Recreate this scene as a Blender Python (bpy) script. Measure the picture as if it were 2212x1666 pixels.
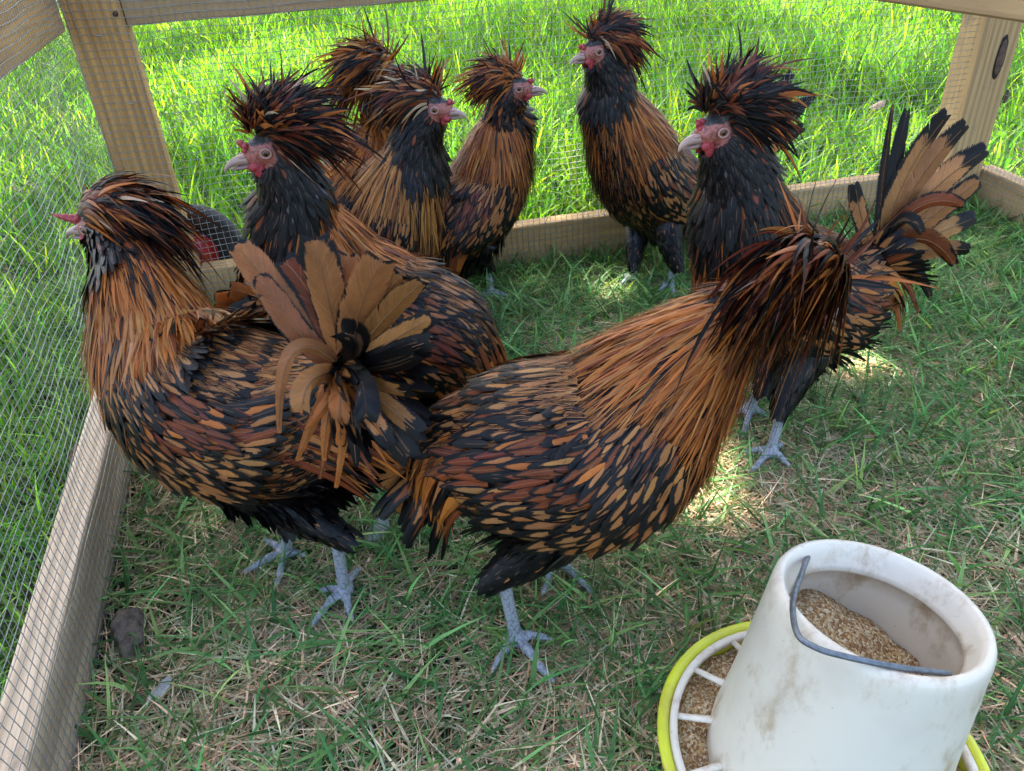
import bpy, math, random
import numpy as np
from mathutils import Vector, Matrix
for o in list(bpy.data.objects): bpy.data.objects.remove(o)
SC = bpy.context.scene
COL = SC.collection
R = math.radians

# ------------------------------------------------------------------ camera
CF, CP, CR, CH = 1671.0, 0.5777, 0.0602, 0.672      # focal length (photo px at 2212 wide), pitch, roll, height
cd = bpy.data.cameras.new('camera'); cam = bpy.data.objects.new('camera', cd); COL.objects.link(cam)
cd.sensor_width = 36.0; cd.lens = 36.0*CF/2212.0; cd.clip_start = 0.02; cd.clip_end = 900
_c, _s = math.cos(CP), math.sin(CP)
_r0, _u0, _f0 = Vector((1,0,0)), Vector((0,_s,_c)), Vector((0,_c,-_s))
_cr, _sr = math.cos(CR), math.sin(CR)
_rt = _r0*_cr - _u0*_sr*(1); _up = _r0*_sr + _u0*_cr
# photo: world up leans left in the picture, so the camera is turned clockwise
_rt = _r0*_cr - _u0*_sr; _up = _u0*_cr + _r0*_sr
cam.matrix_world = Matrix(((_rt.x,_up.x,-_f0.x,0),(_rt.y,_up.y,-_f0.y,0),(_rt.z,_up.z,-_f0.z,CH),(0,0,0,1)))
SC.camera = cam

# ------------------------------------------------------------------ sky, sun, exposure
SUN_AZ, SUN_EL = R(-22), R(50)       # azimuth from +Y (away from camera), towards +X
w = bpy.data.worlds.new('World'); SC.world = w; w.use_nodes = True
nt = w.node_tree; bg = nt.nodes['Background']
sky = nt.nodes.new('ShaderNodeTexSky'); sky.sky_type = 'NISHITA'; sky.sun_disc = False
sky.dust_density = 3.2; sky.ozone_density = .6; sky.sun_elevation = SUN_EL; sky.sun_rotation = SUN_AZ
nt.links.new(sky.outputs[0], bg.inputs[0]); bg.inputs[1].default_value = 0.15
sdir = Vector((math.sin(SUN_AZ)*math.cos(SUN_EL), math.cos(SUN_AZ)*math.cos(SUN_EL), math.sin(SUN_EL)))
sl = bpy.data.lights.new('sun', 'SUN'); so = bpy.data.objects.new('sun', sl); COL.objects.link(so)
sl.energy = 5.0; sl.angle = R(0.6); sl.color = (1.0, 0.93, 0.80)
so.rotation_euler = sdir.to_track_quat('Z', 'Y').to_euler(); so.location = (0,0,12)
SC.view_settings.view_transform = 'Standard'; SC.view_settings.look = 'None'
SC.view_settings.exposure = 2.5; SC.view_settings.gamma = 1.0
SC.render.engine = 'CYCLES'
SC.cycles.max_bounces = 8; SC.cycles.transparent_max_bounces = 8

# ------------------------------------------------------------------ helpers
def ray(px, py):
    a, b = px-1106.0, py-833.0
    Rr = a*_cr - b*_sr; D = a*_sr + b*_cr
    return np.array([Rr, CF*_c - D*_s, -CF*_s - D*_c])
def G(px, py, z=0.0):
    r = ray(px, py); return np.array([0,0,CH]) + r*(z-CH)/r[2]
def at(px, py, Y):
    r = ray(px, py); return np.array([0,0,CH]) + r*Y/r[1]
def nz(v):
    v = np.asarray(v, float); return v/(np.linalg.norm(v, axis=-1, keepdims=True)+1e-12)

def link(o, parent=None):
    COL.objects.link(o)
    if parent is not None: o.parent = parent
    return o
def tag(o, label=None, cat=None, group=None, kind=None):
    if label: o['label'] = label
    if cat: o['category'] = cat
    if group: o['group'] = group
    if kind: o['kind'] = kind
    return o
def empty(name, loc=(0,0,0)):
    o = bpy.data.objects.new(name, None); o.location = loc; o.empty_display_size = .05
    COL.objects.link(o); bpy.context.view_layer.update(); return o

class MB:
    """collects verts / faces / optional uv and colour per vertex"""
    def __init__(s): s.v=[]; s.f=[]; s.uv=[]; s.c=[]; s.n=0
    def add(s, V, F, uv=None, c=None):
        V=np.asarray(V,float).reshape(-1,3); k=len(V)
        s.v.append(V); s.f.append(np.asarray(F,int)+s.n) if len(F) else None
        s.uv.append(np.zeros((k,2)) if uv is None else np.asarray(uv,float))
        if c is None: c=(1,1,1,1)
        c=np.asarray(c,float)
        s.c.append(np.tile(c,(k,1)) if c.ndim==1 else c)
        s.n+=k
    def build(s, name, mat, parent=None, smooth=True, attr=True, origin=None):
        V=np.concatenate(s.v); U=np.concatenate(s.uv); Cc=np.concatenate(s.c)
        if parent is not None:
            off=np.array(parent.matrix_world.translation) if origin is None else np.array(origin)
            V=V-off
        me=bpy.data.meshes.new(name)
        q=[f for f in s.f if f.shape[1]==4]; t=[f for f in s.f if f.shape[1]==3]
        q=np.concatenate(q) if q else np.zeros((0,4),int); t=np.concatenate(t) if t else np.zeros((0,3),int)
        me.vertices.add(len(V)); me.vertices.foreach_set('co', V.astype(np.float32).ravel())
        nl=len(q)*4+len(t)*3; me.loops.add(nl)
        li=np.concatenate([q.ravel(), t.ravel()]); me.loops.foreach_set('vertex_index', li.astype(np.int32))
        me.polygons.add(len(q)+len(t))
        st=np.concatenate([np.arange(len(q))*4, len(q)*4+np.arange(len(t))*3])
        me.polygons.foreach_set('loop_start', st.astype(np.int32))
        me.update(calc_edges=True)
        me.polygons.foreach_set('use_smooth', np.full(len(q)+len(t), smooth))
        if attr:
            uvl=me.uv_layers.new(name='UVMap'); uvl.data.foreach_set('uv', U[li].astype(np.float32).ravel())
            a=me.color_attributes.new('fc','FLOAT_COLOR','POINT'); a.data.foreach_set('color', Cc.astype(np.float32).ravel())
        me.materials.append(mat); me.validate(clean_customdata=False)
        o=bpy.data.objects.new(name, me); link(o, parent); return o

def tube(mb, pts, rad, n=8, cap=True, c=None, flat=1.0, upv=None):
    pts=np.asarray(pts,float); m=len(pts); rad=np.broadcast_to(np.asarray(rad,float),(m,))
    T=nz(np.gradient(pts,axis=0)); 
    ref=np.array([0,0,1.]) if upv is None else np.asarray(upv,float)
    if abs(T[0]@ref)>.92 and upv is None: ref=np.array([0,1.,0])
    a=nz(np.cross(T[0],ref)); V=[]
    for i in range(m):
        a=nz(a-T[i]*(a@T[i])); b=np.cross(T[i],a)
        th=np.arange(n)*2*np.pi/n
        V.append(pts[i]+rad[i]*(np.outer(np.cos(th),a)+flat*np.outer(np.sin(th),b)))
    V=np.concatenate(V); F=[]
    for i in range(m-1):
        for j in range(n):
            k=(j+1)%n; F.append((i*n+j,i*n+k,(i+1)*n+k,(i+1)*n+j))
    vv=np.repeat(np.linspace(0,1,m),n); uu=np.tile(np.arange(n)/n,m)
    if cap:
        V=np.concatenate([V,[pts[0]],[pts[-1]]]); a0=m*n; b0=a0+1
        mb_f=[(a0,(j+1)%n,j) for j in range(n)]+[(b0,(m-1)*n+j,(m-1)*n+(j+1)%n) for j in range(n)]
        uv=np.concatenate([np.stack([uu,vv],1),[[.5,0],[.5,1]]])
        base=mb.n; mb.add(V,F,uv,c); mb.f.append(np.array(mb_f)+base)
    else: mb.add(V,F,np.stack([uu,vv],1),c)

def ellipsoid(mb, ctr, A, n=12, m=10, c=None):
    """A: 3x3 rows = axis vectors scaled by radii"""
    A=np.asarray(A,float); th=np.linspace(0,np.pi,m)[1:-1]; ph=np.arange(n)*2*np.pi/n
    P=np.array([[np.sin(t)*np.cos(p),np.sin(t)*np.sin(p),np.cos(t)] for t in th for p in ph]); k=len(th)
    P=np.concatenate([P,[[0,0,1],[0,0,-1]]])@A+np.asarray(ctr)
    F=[(i*n+j,(i+1)*n+j,(i+1)*n+(j+1)%n,i*n+(j+1)%n) for i in range(k-1) for j in range(n)]
    T=[(k*n,j,(j+1)%n) for j in range(n)]+[(k*n+1,(k-1)*n+(j+1)%n,(k-1)*n+j) for j in range(n)]
    b=mb.n; mb.add(P,F,None,c); mb.f.append(np.array(T)+b)

# ------------------------------------------------------------------ material helpers
def mat(name):
    m=bpy.data.materials.new(name); m.use_nodes=True; nt=m.node_tree
    return m, nt, nt.nodes['Principled BSDF']
def N(nt, typ, **kw):
    n=nt.nodes.new('ShaderNode'+typ)
    for k,v in kw.items():
        if k.startswith('i_'):
            key=k[2:]; key=int(key) if key.isdigit() else key.replace('_',' ')
            n.inputs[key].default_value=v
        else: setattr(n,k,v)
    return n
def mth(nt, op, a, b=None, c=None, clamp=False):
    n=nt.nodes.new('ShaderNodeMath'); n.operation=op; n.use_clamp=clamp
    for i,x in enumerate((a,b,c)):
        if x is None: continue
        if isinstance(x,(int,float)): n.inputs[i].default_value=x
        else: nt.links.new(x,n.inputs[i])
    return n.outputs[0]
def mix(nt, fac, a, b, bt='MIX'):
    n=nt.nodes.new('ShaderNodeMix'); n.data_type='RGBA'; n.blend_type=bt
    for s,x in ((0,fac),(6,a),(7,b)):
        if isinstance(x,(int,float)): n.inputs[s].default_value=x
        elif isinstance(x,tuple): n.inputs[s].default_value=x if len(x)==4 else x+(1,)
        else: nt.links.new(x,n.inputs[s])
    return n.outputs[2]
def ss(nt, x, lo, hi):
    n=nt.nodes.new('ShaderNodeMapRange'); n.interpolation_type='SMOOTHSTEP'
    nt.links.new(x,n.inputs[0])
    for i,v in ((1,lo),(2,hi)):
        if isinstance(v,(int,float)): n.inputs[i].default_value=v
        else: nt.links.new(v,n.inputs[i])
    return n.outputs[0]
def noise(nt, vec, scale, detail=4, rough=.55, dist=0):
    n=nt.nodes.new('ShaderNodeTexNoise'); n.inputs['Scale'].default_value=scale; n.inputs['Detail'].default_value=detail
    n.inputs['Roughness'].default_value=rough; n.inputs['Distortion'].default_value=dist
    if vec is not None: nt.links.new(vec,n.inputs['Vector'])
    return n.outputs['Fac']
def mapping(nt, vec, sc=(1,1,1), loc=(0,0,0)):
    n=nt.nodes.new('ShaderNodeMapping'); n.inputs['Scale'].default_value=sc; n.inputs['Location'].default_value=loc
    nt.links.new(vec,n.inputs['Vector']); return n.outputs[0]
def bump(nt, h, strength, dist, bsdf):
    b=nt.nodes.new('ShaderNodeBump'); b.inputs['Strength'].default_value=strength; b.inputs['Distance'].default_value=dist
    nt.links.new(h,b.inputs['Height']); nt.links.new(b.outputs[0],bsdf.inputs['Normal'])
def objc(nt): return nt.nodes.new('ShaderNodeTexCoord').outputs['Object']

def m_feather():
    m,nt,b=mat('laced feathers'); L=nt.links.new
    at_=N(nt,'Attribute',attribute_name='fc'); uv=nt.nodes.new('ShaderNodeUVMap')
    sep=nt.nodes.new('ShaderNodeSeparateXYZ'); L(uv.outputs[0],sep.inputs[0])
    u,v=sep.outputs[0],sep.outputs[1]
    e=mth(nt,'ABSOLUTE',mth(nt,'SUBTRACT',mth(nt,'MULTIPLY',u,2.0),1.0))
    vf=mth(nt,'FRACT',v); vi=mth(nt,'FLOOR',v)
    tip=mth(nt,'MULTIPLY',mth(nt,'MAXIMUM',mth(nt,'SUBTRACT',vf,.38),0.0),1.62)
    edge=mth(nt,'MINIMUM',mth(nt,'SQRT',mth(nt,'ADD',mth(nt,'POWER',e,2.0),mth(nt,'POWER',tip,2.0))),1.0)
    # barbs: fine lines that slant out from the shaft
    comb=nt.nodes.new('ShaderNodeCombineXYZ')
    L(mth(nt,'ADD',vi,mth(nt,'MULTIPLY',e,.6)),comb.inputs[0]); L(mth(nt,'SUBTRACT',mth(nt,'MULTIPLY',vf,14.),mth(nt,'MULTIPLY',e,3.5)),comb.inputs[1]); L(vi,comb.inputs[2])
    barb=noise(nt,comb.outputs[0],3.2,3,.7)
    oc=objc(nt); n1=noise(nt,oc,260,2,.6)
    mot=noise(nt,oc,55,4,.7)
    ee=mth(nt,'ADD',edge,mth(nt,'MULTIPLY',mth(nt,'SUBTRACT',mth(nt,'ADD',barb,mth(nt,'MULTIPLY',mth(nt,'ADD',n1,mot),.5)),1.0),.42))
    lace=at_.outputs['Alpha']
    k=ss(nt,ee,mth(nt,'SUBTRACT',lace,.07),mth(nt,'ADD',lace,.07))
    comb2=nt.nodes.new('ShaderNodeCombineXYZ'); L(vi,comb2.inputs[0]); L(mth(nt,'SUBTRACT',mth(nt,'MULTIPLY',vf,60.),mth(nt,'MULTIPLY',e,14.)),comb2.inputs[1])
    fine=noise(nt,comb2.outputs[0],1.6,2,.5)
    shade=mth(nt,'MULTIPLY',mth(nt,'ADD',.35,mth(nt,'ADD',mth(nt,'MULTIPLY',barb,.75),mth(nt,'MULTIPLY',fine,.5))),mth(nt,'ADD',.62,mth(nt,'MULTIPLY',mot,.75)))
    col=mix(nt,1.0,at_.outputs['Color'],(1,1,1),'MULTIPLY')
    sc=nt.nodes.new('ShaderNodeVectorMath'); sc.operation='SCALE'; L(col,sc.inputs[0]); L(shade,sc.inputs['Scale'])
    shaft=mth(nt,'MULTIPLY',mth(nt,'LESS_THAN',e,.07),.35)
    c2=mix(nt,shaft,sc.outputs[0],(.36,.17,.08))
    c3=mix(nt,k,c2,(.0045,.0042,.0048))
    L(c3,b.inputs['Base Color']); b.inputs['Roughness'].default_value=.36; b.inputs['Specular IOR Level'].default_value=.27
    b.inputs['Sheen Weight'].default_value=.0
    tr=nt.nodes.new('ShaderNodeBsdfTranslucent'); L(c3,tr.inputs[0]); ms=nt.nodes.new('ShaderNodeMixShader'); ms.inputs[0].default_value=.18
    out=nt.nodes['Material Output']; L(b.outputs[0],ms.inputs[1]); L(tr.outputs[0],ms.inputs[2]); L(ms.outputs[0],out.inputs[0])
    bump(nt,barb,.35,.001,b)
    return m
def m_skin():
    m,nt,b=mat('bird skin'); L=nt.links.new
    a=N(nt,'Attribute',attribute_name='fc'); oc=objc(nt)
    n1=noise(nt,oc,300,3,.6); v=N(nt,'TexVoronoi'); v.inputs['Scale'].default_value=330; L(mapping(nt,oc,(1,1,.8)),v.inputs[0])
    vd=v.outputs['Distance']
    c=mix(nt,mth(nt,'MULTIPLY',ss(nt,n1,.5,.75),.25),a.outputs['Color'],(.40,.33,.30))
    c=mix(nt,ss(nt,vd,.45,.8),c,mix(nt,1.0,a.outputs['Color'],(.6,.6,.6),'MULTIPLY'))
    L(c,b.inputs['Base Color']); b.inputs['Roughness'].default_value=.5
    inv=mth(nt,'SUBTRACT',1.0,vd); bump(nt,inv,.5,.0009,b)
    return m
def m_simple(name, col, rough=.5, metal=0, ns=0, namt=.3, col2=None, bs=0, spec=.5, bd=.001):
    m,nt,b=mat(name); b.inputs['Roughness'].default_value=rough; b.inputs['Metallic'].default_value=metal; b.inputs['Specular IOR Level'].default_value=spec
    oc=objc(nt); n=noise(nt,oc,ns or 40,5,.6)
    c2=col2 or tuple(x*(1-namt) for x in col)
    nt.links.new(mix(nt,ss(nt,n,.35,.7),col,c2),b.inputs['Base Color'])
    if bs: bump(nt,n,bs,bd,b)
    return m
def m_grass(name, trans=.5):
    m,nt,b=mat(name); L=nt.links.new
    a=N(nt,'Attribute',attribute_name='fc'); uv=nt.nodes.new('ShaderNodeUVMap'); sep=nt.nodes.new('ShaderNodeSeparateXYZ'); L(uv.outputs[0],sep.inputs[0])
    e=mth(nt,'ABSOLUTE',mth(nt,'SUBTRACT',mth(nt,'MULTIPLY',sep.outputs[0],2.0),1.0))
    rib=mth(nt,'MULTIPLY',mth(nt,'LESS_THAN',e,.25),.22)
    c=mix(nt,rib,a.outputs['Color'],(.16,.24,.07))
    n=noise(nt,objc(nt),30,2)
    c=mix(nt,mth(nt,'MULTIPLY',ss(nt,n,.5,.8),.35),c,(.16,.15,.04))
    L(c,b.inputs['Base Color']); b.inputs['Roughness'].default_value=.5; b.inputs['Specular IOR Level'].default_value=.22
    tr=nt.nodes.new('ShaderNodeBsdfTranslucent'); L(mix(nt,1.0,c,(1.5,1.35,.6),'MULTIPLY'),tr.inputs[0]); ms=nt.nodes.new('ShaderNodeMixShader'); ms.inputs[0].default_value=trans
    out=nt.nodes['Material Output']; L(b.outputs[0],ms.inputs[1]); L(tr.outputs[0],ms.inputs[2]); L(ms.outputs[0],out.inputs[0])
    return m
def m_wood(name, base=(.46,.28,.12), dark=(.27,.14,.05), knots=True, weather=.35, loc=0.0):
    m,nt,b=mat(name); L=nt.links.new; oc=mapping(nt,objc(nt),(1,1,1),(loc,loc*.37,loc*.11))
    wv=N(nt,'TexWave',wave_type='BANDS',bands_direction='Y'); wv.inputs['Scale'].default_value=22; wv.inputs['Distortion'].default_value=5; wv.inputs['Detail'].default_value=3; wv.inputs['Detail Scale'].default_value=1.2
    L(mapping(nt,oc,(.09,1,1)),wv.inputs['Vector'])
    g=noise(nt,mapping(nt,oc,(6,260,260)),1.0,4,.6); g2=noise(nt,mapping(nt,oc,(1.2,18,18)),1.0,3,.5)
    c=mix(nt,ss(nt,wv.outputs['Fac'],.25,.95),base,tuple(x*.72 for x in base))
    c=mix(nt,mth(nt,'MULTIPLY',ss(nt,g,.45,.75),.65),c,dark)
    c=mix(nt,mth(nt,'MULTIPLY',ss(nt,g2,.5,.75),weather),c,(.20,.15,.10))
    if knots:
        vo=N(nt,'TexVoronoi',feature='F1'); vo.inputs['Scale'].default_value=1.0; L(mapping(nt,oc,(3.2,11,11)),vo.inputs[0])
        kd=mth(nt,'ADD',vo.outputs['Distance'],mth(nt,'MULTIPLY',g2,.06))
        c=mix(nt,mth(nt,'MULTIPLY',mth(nt,'SUBTRACT',1.0,ss(nt,kd,.11,.19)),.85),c,(.075,.035,.02))
    st=noise(nt,oc,14,5,.65); c=mix(nt,mth(nt,'MULTIPLY',ss(nt,st,.58,.72),.5),c,(.13,.085,.05))
    L(c,b.inputs['Base Color']); b.inputs['Roughness'].default_value=.72; b.inputs['Specular IOR Level'].default_value=.3
    bump(nt,mth(nt,'ADD',g,mth(nt,'MULTIPLY',wv.outputs['Fac'],.3)),.4,.0012,b)
    return m
FEATHER=m_feather(); SKIN=m_skin()
# ------------------------------------------------------------------ the pen
PO=np.array([-0.6624,1.3398,0.]); PSI=1.3804
PU=np.array([math.sin(PSI),math.cos(PSI),0.]); PV=np.array([math.cos(1.3193),-math.sin(1.3193),0.]); PW=np.array([math.cos(1.4078),-math.sin(1.4078),0.])
PN=np.array([-PU[1],PU[0],0.])                     # outward normal of the back side
ZUP=np.array([0,0,1.]); PLEN=1.7545; BH=.089; BT=.038; ZR=.5095
def board(name, p, d, y, z, L, T, H, mat, parent, bev=.004, cuts=10, wob=0.0):
    """box from p: length L along d, thickness T along y, height H along z; own axes so the grain runs along it"""
    d,y,z=map(nz,(d,y,z)); y=nz(y-d*(y@d)); z=nz(z-d*(z@d)-y*(z@y))
    import bmesh
    bm=bmesh.new(); bmesh.ops.create_cube(bm,size=1)
    for v in bm.verts: v.co=Vector((v.co.x*L,v.co.y*T,v.co.z*H))
    bmesh.ops.bevel(bm,geom=list(bm.edges),offset=bev,segments=3,profile=.6,affect='EDGES')
    me=bpy.data.meshes.new(name); bm.to_mesh(me); bm.free(); me.materials.append(mat)
    for q in me.polygons: q.use_smooth=False
    o=bpy.data.objects.new(name,me); link(o,parent)
    c=np.asarray(p,float)+d*L/2+y*T/2+z*H/2
    M=Matrix(((d[0],y[0],z[0],c[0]),(d[1],y[1],z[1],c[1]),(d[2],y[2],z[2],c[2]),(0,0,0,1)))
    o.matrix_parent_inverse=parent.matrix_world.inverted(); o.matrix_world=M
    return o
pen=tag(empty('poultry_pen',PO),'wooden movable pen frame with galvanised wire mesh sides around the chickens','chicken pen')
W1=m_wood('pine board left',(.62,.45,.29),(.36,.22,.12),loc=1.0,knots=False,weather=.25)
W2=m_wood('pine board back',(.55,.34,.14),(.32,.18,.065),loc=4.3)
W3=m_wood('pine post',(.55,.29,.09),(.25,.11,.035),loc=7.7,weather=.6)
W4=m_wood('pine post knotty',(.52,.325,.15),(.30,.165,.07),loc=11.2)
W5=m_wood('pine rail',(.48,.30,.14),(.26,.14,.06),loc=17.9,weather=.55)
board('bottom_board', PO+PV*.0, PV, -PU, ZUP, 1.62, BT, BH, W1, pen)
board('bottom_board', PO+PU*(BH+.001), PU, PN, ZUP, PLEN-2*BH-.002, BT, BH, W2, pen)
CR_=PO+PU*PLEN
board('bottom_board', CR_+PU*.001, PW, PU, ZUP, 1.5, BT, BH, W4, pen)
board('post', PO+PU*0.001-PN*.0, ZUP, PU, PN, .66, BH-.001, BT, W3, pen)
rp=CR_-PU*BH-PN*.018
board('post', rp, ZUP, PU, PN, .60, BH, .07, W4, pen)
board('top_rail', PO+ZUP*ZR+PV*.0, PV, -PU, ZUP, 1.62, BT, BH, W3, pen)
board('top_rail', PO+PU*(BH+.001)+ZUP*ZR, PU, PN, ZUP, PLEN-2*BH-.002, BT, BH, W5, pen)
board('top_rail', CR_+PU*.001+ZUP*ZR, PW, PU, ZUP, 1.5, BT, BH, W4, pen)
b0=G(1870,1,ZR); b1=G(2212,52,ZR); bd=nz(b1-b0); bs_=np.array([-bd[1],bd[0],0.]); bs_=bs_ if bs_[0]>0 else -bs_
board('roof_beam', b0-bd*.36, bd, bs_, ZUP, 1.7, BT, BH, W5, pen, bev=.008)
# dark knots on the right-hand post: raised rims of bark, as thin inlaid discs
KN=m_simple('knot', (.13,.07,.045), .8, ns=90, col2=(.05,.025,.015), bs=.6)
KB=m_simple('knot rim', (.02,.014,.012), .9, ns=60)
def knot(px,py,w,hh,parent,fp=None):
    # where the ray meets the face of the post
    r=ray(px,py); o0=np.array([0,0,CH]); fp=rp if fp is None else fp; t=((fp-o0)@(-PN))/(r@(-PN)); c=o0+r*t-PN*.0012
    for nm,s,m_,off in (('knot_rim',1.0,KB,0.0),('knot',.80,KN,.0012)):
        mb=MB(); ellipsoid(mb,c-PN*off,[PU*w*s,ZUP*hh*s,PN*.0018],20,8); 
        v=mb.v[0]; rng=np.random.default_rng(int(px)); v+=((v-c)*(rng.random((len(v),1))-.5)*.18)
        mb.build(nm,m_,parent,attr=False)
knot(250,30,.004,.004,pen,PO); knot(300,410,.004,.006,pen,PO); knot(2160,125,.011,.045,pen); knot(2172,208,.007,.014,pen)
# wire mesh
def m_wire():
    m,nt,b=mat('galvanised wire'); b.inputs['Metallic'].default_value=.85; b.inputs['Roughness'].default_value=.5
    n=noise(nt,objc(nt),50,3); nt.links.new(mix(nt,n,(.20,.21,.20),(.50,.51,.50)),b.inputs['Base Color']); return m
WIRE=m_wire()
def mesh_panel(name, o, d, inw, L, H, mat, parent, seed, post_w=0.0, post_w2=0.0, pitch=.0115, r=.00048, amp=.006):
    rng=np.random.default_rng(seed); ph=rng.random(6)*6
    def P(u,z):
        a=np.clip((u-post_w)/.05,0,1)*np.clip((L-post_w2-u)/.05,0,1)*np.clip((z-BH)/.05,0,1)*np.clip((ZR-z)/.05,0,1)
        a=a*a*(3-2*a)
        off=-amp*a*(1+.5*np.sin(u*9+ph[0])*np.sin(z*14+ph[1]))+.0022+.0018*np.sin(u*31+ph[2]+z*9)*a
        zz=z+.0035*np.sin(u*5.1+ph[3])+.0012*np.sin(u*37+ph[4]); uu=u+.0030*np.sin(z*11+ph[5])+.001*np.sin(z*53+u*20)
        return o+np.outer(uu,d)+np.outer(zz,ZUP)+np.outer(off,inw)
    mb=MB()
    for i in range(int(L/pitch)+1):
        u=i*pitch+.003; z=np.linspace(.004,H,34); tube(mb,P(np.full_like(z,u),z),r,4,cap=False)
    for j in range(int(H/pitch)):
        z0=j*pitch+.008; u=np.linspace(0,L,int(L/.02)); p=P(u,np.full_like(u,z0)); p=p+inw*r*1.6
        tube(mb,p,r,4,cap=False)
    return mb.build(name,mat,parent,attr=False)
mesh_panel('wire_mesh', PO, PU, -PN, PLEN, .60, WIRE, pen, 3, BH, BH)
mesh_panel('wire_mesh', PO, PV, PU, 1.62, .60, WIRE, pen, 5, .01, 0, amp=.004)
mesh_panel('wire_mesh', CR_, PW, -PU, 1.5, .60, WIRE, pen, 8, .09, 0)
STP=m_simple('staple',(.5,.47,.38),.4,.7)
for (px,py) in ((150,28),(377,378),(440,0+530)) :
    pass
for (u,z) in ((.045,.50),(.062,.395),(.04,.28),(.07,.17),(PLEN-.05,.42),(PLEN-.03,.3)):
    mb=MB(); c=PO+PU*u+ZUP*z-PN*.0035
    if u>1: c=c-PN*.016
    tube(mb,[c-PU*.005+PN*.003,c-PU*.005,c-PU*.002-PN*.0005,c+PU*.005,c+PU*.005+PN*.003],.0007,5); mb.build('staple',STP,pen,attr=False)
# wheel outside the back board
TY=m_simple('tyre rubber',(.022,.022,.024),.75,ns=80,bs=.2); RED=m_simple('red plastic hub',(.45,.015,.02),.32,ns=30,namt=.25); 
wc=at(428,560,1.45); wc[2]=.088; WR=.094; WK=WR/.128
wh=empty('wheel',wc); wh.parent=pen; wh.matrix_parent_inverse=pen.matrix_world.inverted(); bpy.context.view_layer.update()
def lathe(mb, c, ax, prof, n=48, c4=None, rib=None):
    ax=nz(ax); a=nz(np.cross(ax,[0.,0.1,1.])); b=np.cross(ax,a); th=np.arange(n)*2*np.pi/n
    V=[]
    for (r,h) in prof: V.append(c+ax*h+r*(np.outer(np.cos(th),a)+np.outer(np.sin(th),b)))
    V=np.concatenate(V); m_=len(prof)
    F=[(i*n+j,i*n+(j+1)%n,(i+1)*n+(j+1)%n,(i+1)*n+j) for i in range(m_-1) for j in range(n)]
    vv=np.repeat(np.linspace(0,1,m_),n); uu=np.tile(np.arange(n)/n,m_); mb.add(V,F,np.stack([uu,vv],1),c4)
wc2=np.array(wh.matrix_world.translation)
mb=MB(); pr=[(.060,.020),(.083,.026),(.088,.030),(.098,.032),(.112,.030)]
for i,a_ in enumerate(np.linspace(1.2,-1.2,25)): pr.append((.128-.012+.012*math.cos(a_)-(.0022 if i%3==1 else 0),.030*math.sin(a_)/math.sin(1.2)))
pr+=[(.112,-.030),(.098,-.032),(.088,-.030),(.083,-.026),(.060,-.02),(.060,.020)]
pr=[(a_*WK,b_*WK) for a_,b_ in pr]; lathe(mb,wc2,-PN,pr,64); mb.build('tyre',TY,wh,attr=False)
mb=MB(); lathe(mb,wc2,-PN,[(.045,.014),(.043,.018),(.040,.015),(.03,.026),(.02,.034),(.016,.041),(.008,.042),(0.0005,.042)],48); lathe(mb,wc2,-PN,[(.045,-.014),(.03,-.02),(.001,-.02)],48); mb.build('hub',RED,wh,attr=False)

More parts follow.
